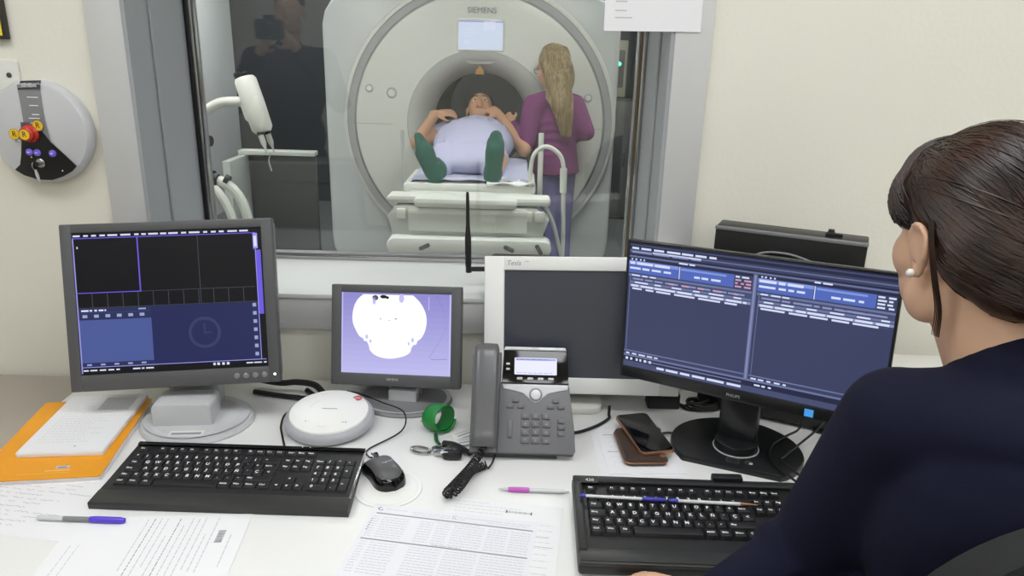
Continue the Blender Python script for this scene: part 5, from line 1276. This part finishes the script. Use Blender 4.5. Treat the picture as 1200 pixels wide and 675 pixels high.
b.cap((-.24, 4.88, 1.01), SL+Vector((.01, -.02, .005)), .09, .07, 'gown'); b.cap((-.24, 4.88, 1.01), SR+Vector((-.01, -.02, .005)), .09, .07, 'gown')
b.cap(SL, SL.lerp(ELl, .35), .072, .066, 'gown'); b.cap(SR, SR.lerp(ELr, .35), .072, .066, 'gown')
for k in range(7): a = -.9+k*.3; b.tube([(-.245+.20*math.sin(a), 4.80, .99+.11*math.cos(a)), (-.245+.235*math.sin(a), 4.45, .985+.132*math.cos(a)), (-.255+.225*math.sin(a), 4.06, .935+.085*math.cos(a))], .010, 'gown', 8, smooth=4)
for q in (-1, 1): b.cap((-.25+q*.13, 4.05, .95), (-.25+q*.135, 3.87, .915), .085, .062, 'gown')
tag(remesh(b, 'gown', person, .010, 5), 'lavender hospital gown over the raised belly')
def sock(an, q, lean):
    """foot pointing up with the sole to the window"""
    b = MB(); hl = an+Vector((-.0, -.055, -.035)); tp = an+Vector(lean)
    u = (tp-hl).normalized(); Mr = u.to_track_quat('Z', 'Y').to_matrix()
    b.cap(an+Vector((0, .10, .02)), an, .048, .050, 'sock', 16); b.ell(hl+Vector((0, .01, .012)), (.046, .042, .044), 'sock', n=18)
    b.cap(hl+u*.05, hl+u*.15, .042, .050, 'sock', 16); b.ell(hl+u*.185, (.050, .024, .055), 'sock', Mr, n=18); b.ell(hl+u*.222, (.036, .020, .036), 'sock', Mr, n=16)
    tag(remesh(b, 'sock', person, .007, 4), 'dark green sock')
sock(Vector((-.395, 3.80, .915)), -1, (-.085, -.02, .165)); sock(Vector((-.112, 3.80, .915)), 1, (.012, -.02, .165))
b = MB(); b.ell(HPm @ Vector((0, -.022, .072)), (.089, .104, .088), 'darkhair', HPm.to_3x3(), n=22); remesh(b, 'hair', person, .008, 3)
for q in (-1, 1):
    b = MB(); b.ell(HPm @ Vector((q*.033, .0885, .010)), (.014, .010, .008), 'eyewhite', HPm.to_3x3(), n=12); e_ = b.build('eye', person)
    b = MB(); b.ell(HPm @ Vector((q*.033, .0975, .010)), (.006, .0035, .006), 'iris', HPm.to_3x3(), n=10); b.build('iris', e_)
    b = MB(); b.tube([HPm @ Vector((q*.015, .106, .033)), HPm @ Vector((q*.033, .106, .038)), HPm @ Vector((q*.050, .092, .031))], .0042, 'darkhair', 6); b.build('eyebrow', person)
b = MB(); b.ell(HPm @ Vector((0, .1145, -.067)), (.024, .005, .007), 'lips', HPm.to_3x3(), n=14); b.build('lips', person)
person.location.z += .018
b = MB(); b.rbox((-.24, 5.14, .955), (.34, .34, .11), .05, 'white', .03, axis='Z'); o = b.build('pillow', loc=(-.24, 5.16, .935)); tag(o, 'white pillow under the head of the lying person', 'pillow')

# ------------------------------------------------------------------ standing technician
person = empty('person', 'standing woman with long blond hair in a purple jacket beside the patient table', 'person', (.24, 4.55, 0))
HT = T(.198, 4.56, 1.425) @ Matrix.Rotation(R(52), 4, 'Z') @ Matrix.Rotation(R(-14), 4, 'X')
b = MB(); human_head(b, HT, .98, 'skin_t')
b.cap(HT @ Vector((0, -.015, -.05)), (.215, 4.52, 1.26), .050, .055, 'skin_t')
sl, sr = Vector((.085, 4.47, 1.215)), Vector((.345, 4.60, 1.215))
el, er = Vector((.055, 4.42, 1.00)), Vector((.415, 4.50, 1.06)); wl, wr = Vector((-.035, 4.60, 1.085)), Vector((.345, 4.57, 1.03))
b.ell((.22, 4.54, 1.08), (.115, .085, .18), 'skin_t'); b.ell((.235, 4.545, .88), (.105, .085, .14), 'skin_t')
for S_, E_, W_ in ((sl, el, wl), (sr, er, wr)):
    b.cap((.215, 4.54, 1.22), S_, .06, .05, 'skin_t'); b.cap(S_, E_, .045, .038, 'skin_t'); b.cap(E_, W_, .038, .027, 'skin_t')
hand(b, wl, (-.30, .45, .35), (-.5, -.6, .5), 1.25, .95, 'skin_t', 1); hand(b, wr, (-.8, .15, -.1), (0, 0, 1), .5, .9, 'skin_t', -1)
for q, x, y in ((-1, .195, 4.53), (1, .285, 4.58)):
    b.cap((x, y, .82), (x+.01, y+.01, .45), .070, .050, 'skin_t'); b.cap((x+.01, y+.01, .45), (x+.02, y-.01, .09), .052, .036, 'skin_t')
remesh(b, 'body', person, .008, 4)
b = MB(); b.ell((.218, 4.54, 1.11), (.150, .115, .18), 'jacket', n=24); b.ell((.228, 4.54, .97), (.135, .112, .17), 'jacket', n=24); b.tube([(.226, 4.54, 1.05), (.230, 4.54, .95), (.236, 4.545, .805)], [.108, .116, .132], 'jacket', 28, flat=1.16)
b.cap((.215, 4.54, 1.235), sl, .075, .064, 'jacket'); b.cap((.215, 4.54, 1.235), sr, .075, .064, 'jacket')
b.cap(sl, el, .064, .055, 'jacket'); b.cap(el, wl.lerp(el, .12), .055, .040, 'jacket'); b.cap(sr, er, .064, .053, 'jacket'); b.cap(er, wr, .053, .040, 'jacket')
for k in range(6): z = .86+k*.05; b.tube([(.12, 4.455, z), (.21, 4.425, z+.02), (.32, 4.455, z-.01)], .010, 'jacket', 8, smooth=4)
remesh(b, 'jacket', person, .009, 5)
b = MB()
for q, x, y in ((-1, .195, 4.53), (1, .285, 4.58)):
    b.cap((x, y, .84), (x+.01, y+.01, .45), .088, .064, 'jeans'); b.cap((x+.01, y+.01, .45), (x+.02, y-.01, .10), .064, .052, 'jeans')
b.ell((.238, 4.55, .86), (.14, .115, .12), 'jeans'); tag(remesh(b, 'jeans', person, .010, 4), 'lilac blue trousers')
for x, y in ((.215, 4.52), (.305, 4.57)):
    b = MB(); b.ell((x-.03, y+.06, .045), (.045, .12, .04), 'shoe', Matrix.Rotation(R(30), 3, 'Z')); b.box((0, 0, 0), (.085, .24, .02), 'shoe', .006, X=T(x-.03, y+.06, .012) @ Matrix.Rotation(R(30), 4, 'Z')); b.build('shoe', person)
b = MB(); Hr = HT.to_3x3()
b.ell(HT @ Vector((0, -.022, .050)), (.086, .100, .092), 'blonde', Hr, n=26); b.ell(HT @ Vector((0, -.07, -.04)), (.085, .06, .12), 'blonde', Hr, n=24)
for q in (-1, 1): b.cap(HT @ Vector((q*.072, .0, .04)), HT @ Vector((q*.075, -.02, -.13)), .026, .030, 'blonde')
b.cap((.230, 4.485, 1.37), (.252, 4.425, 1.22), .082, .066, 'blonde'); b.cap((.252, 4.425, 1.22), (.285, 4.405, 1.09), .062, .02, 'blonde')
cap_o = remesh(b, 'hair', person, .009, 4); b = MB()
for i in range(420):
    a = rg.uniform(-1, 1); s_ = HT @ skull(Vector((a*.9, rg.uniform(-.2, .5), 1)), .99); m1 = HT @ skull(Vector((a*1.2, -1.0, .2)), 1.0); ox = rg.uniform(-.085, .085)
    b.tube([s_, m1, Vector((.235+ox*.9, 4.405+abs(ox)*.5, 1.30)), Vector((.258+ox*.75, 4.352+abs(ox)*.6, 1.21)), Vector((.288+ox*.35, 4.365+abs(ox)*.4, rg.uniform(1.04, 1.14)))], [.0010, .0018, .0018, .0012], 'blonde', 4, smooth=3)
tag(b.build('strands', cap_o), 'long straight blond strands')
b = MB()
for q in (-1, 1): b.tube([HT @ Vector((q*.028+.022*math.cos(a), .102, .008+.017*math.sin(a))) for a in [2*PI*k/14 for k in range(15)]], .0018, 'dgrey', 6); b.tube([HT @ Vector((q*.05, .10, .01)), HT @ Vector((q*.082, .0, .008))], .0018, 'dgrey', 6)
b.build('eyeglasses', person)
technician = person
for q in (-1, 1):
    b = MB(); b.ell(HT @ Vector((q*.0295, .077, .008)), .012, 'eyewhite', n=12); e_ = b.build('eye', person)
    b = MB(); b.ell(HT @ Vector((q*.0295, .086, .008)), (.006, .0035, .006), 'iris', Hr, n=10); b.build('iris', e_)
technician.location.x += .012; technician.location.y += .14

# ------------------------------------------------------------------ visitor beside the camera, seen only mirrored in the window
person = empty('person', 'standing visitor in black clothes holding a camera, mirrored in the window left of the scanner', 'person', (-1.30, -.45, 0))
HV = T(-1.27, -.40, 1.70) @ Matrix.Rotation(R(-6), 4, 'Z')
b = MB(); human_head(b, HV); px, py = -1.30, -.45
b.cap(HV @ Vector((0, -.015, -.05)), (px, py, 1.50), .055, .065, 'skin'); b.ell((px, py, 1.28), (.16, .10, .24), 'skin'); b.ell((px, py, 1.0), (.15, .10, .16), 'skin')
vs_, vh = [], []
for q, e_, w_ in ((-1, (px-.28, py+.08, 1.20), (px-.06, py+.30, 1.50)), (1, (px+.30, py+.10, 1.22), (px+.12, py+.30, 1.52))):
    s_ = Vector((px+q*.20, py, 1.44)); b.cap((px, py, 1.44), s_, .07, .055, 'skin'); b.cap(s_, e_, .048, .040, 'skin'); b.cap(e_, w_, .040, .028, 'skin'); vs_.append((s_, Vector(e_), Vector(w_)))
    hand(b, w_, (-q*.45, .35, .5), (q*.7, .5, 0), .8, 1.0, 'skin', q)
    b.cap((px+q*.09, py, .92), (px+q*.10, py+.01, .50), .078, .055, 'skin'); b.cap((px+q*.10, py+.01, .50), (px+q*.11, py-.01, .10), .055, .036, 'skin')
remesh(b, 'body', person, .008, 4)
b = MB(); b.ell((px, py, 1.28), (.20, .135, .26), 'black_cloth', n=24); b.ell((px, py, 1.02), (.185, .13, .20), 'black_cloth', n=24); b.cap((px, py, 1.44), (px, py, 1.52), .10, .072, 'black_cloth')
for s_, e_, w_ in vs_: b.cap((px, py, 1.44), s_, .09, .075, 'black_cloth'); b.cap(s_, e_, .072, .060, 'black_cloth'); b.cap(e_, w_.lerp(e_, .12), .060, .044, 'black_cloth')
remesh(b, 'jacket', person, .010, 5)
b = MB(); b.ell((px, py, .93), (.18, .13, .12), 'trousers')
for q in (-1, 1): b.cap((px+q*.09, py, .90), (px+q*.10, py+.01, .50), .095, .072, 'trousers'); b.cap((px+q*.10, py+.01, .50), (px+q*.11, py-.01, .11), .072, .058, 'trousers')
remesh(b, 'trousers', person, .010, 4)
for q in (-1, 1):
    b = MB(); b.ell((px+q*.11, py+.05, .045), (.048, .13, .042), 'gloss'); b.box((px+q*.11, py+.05, .010), (.09, .26, .018), 'gloss', .005); b.build('shoe', person)
b = MB(); b.ell(HV @ Vector((0, -.026, .058)), (.084, .098, .088), 'darkhair', HV.to_3x3(), n=22); remesh(b, 'hair', person, .008, 3)
t = empty('photo_camera', 'black camera held up by the visitor mirrored in the window', 'camera', (px+.03, py+.42, 1.60))
b = MB(); b.rbox((px+.03, py+.42, 1.60), (.14, .06, .10), .02, 'black', .008); b.box((px+.03, py+.42, 1.655), (.05, .05, .03), 'black', .008); b.build('body', t)
b = MB(); b.lathe([(.036, 0), (.038, .02), (.038, .08), (.034, .085)], 'satin', T(px+.03, py+.45, 1.60) @ Matrix.Rotation(-PI/2, 4, 'X'), 24); b.build('lens', t)
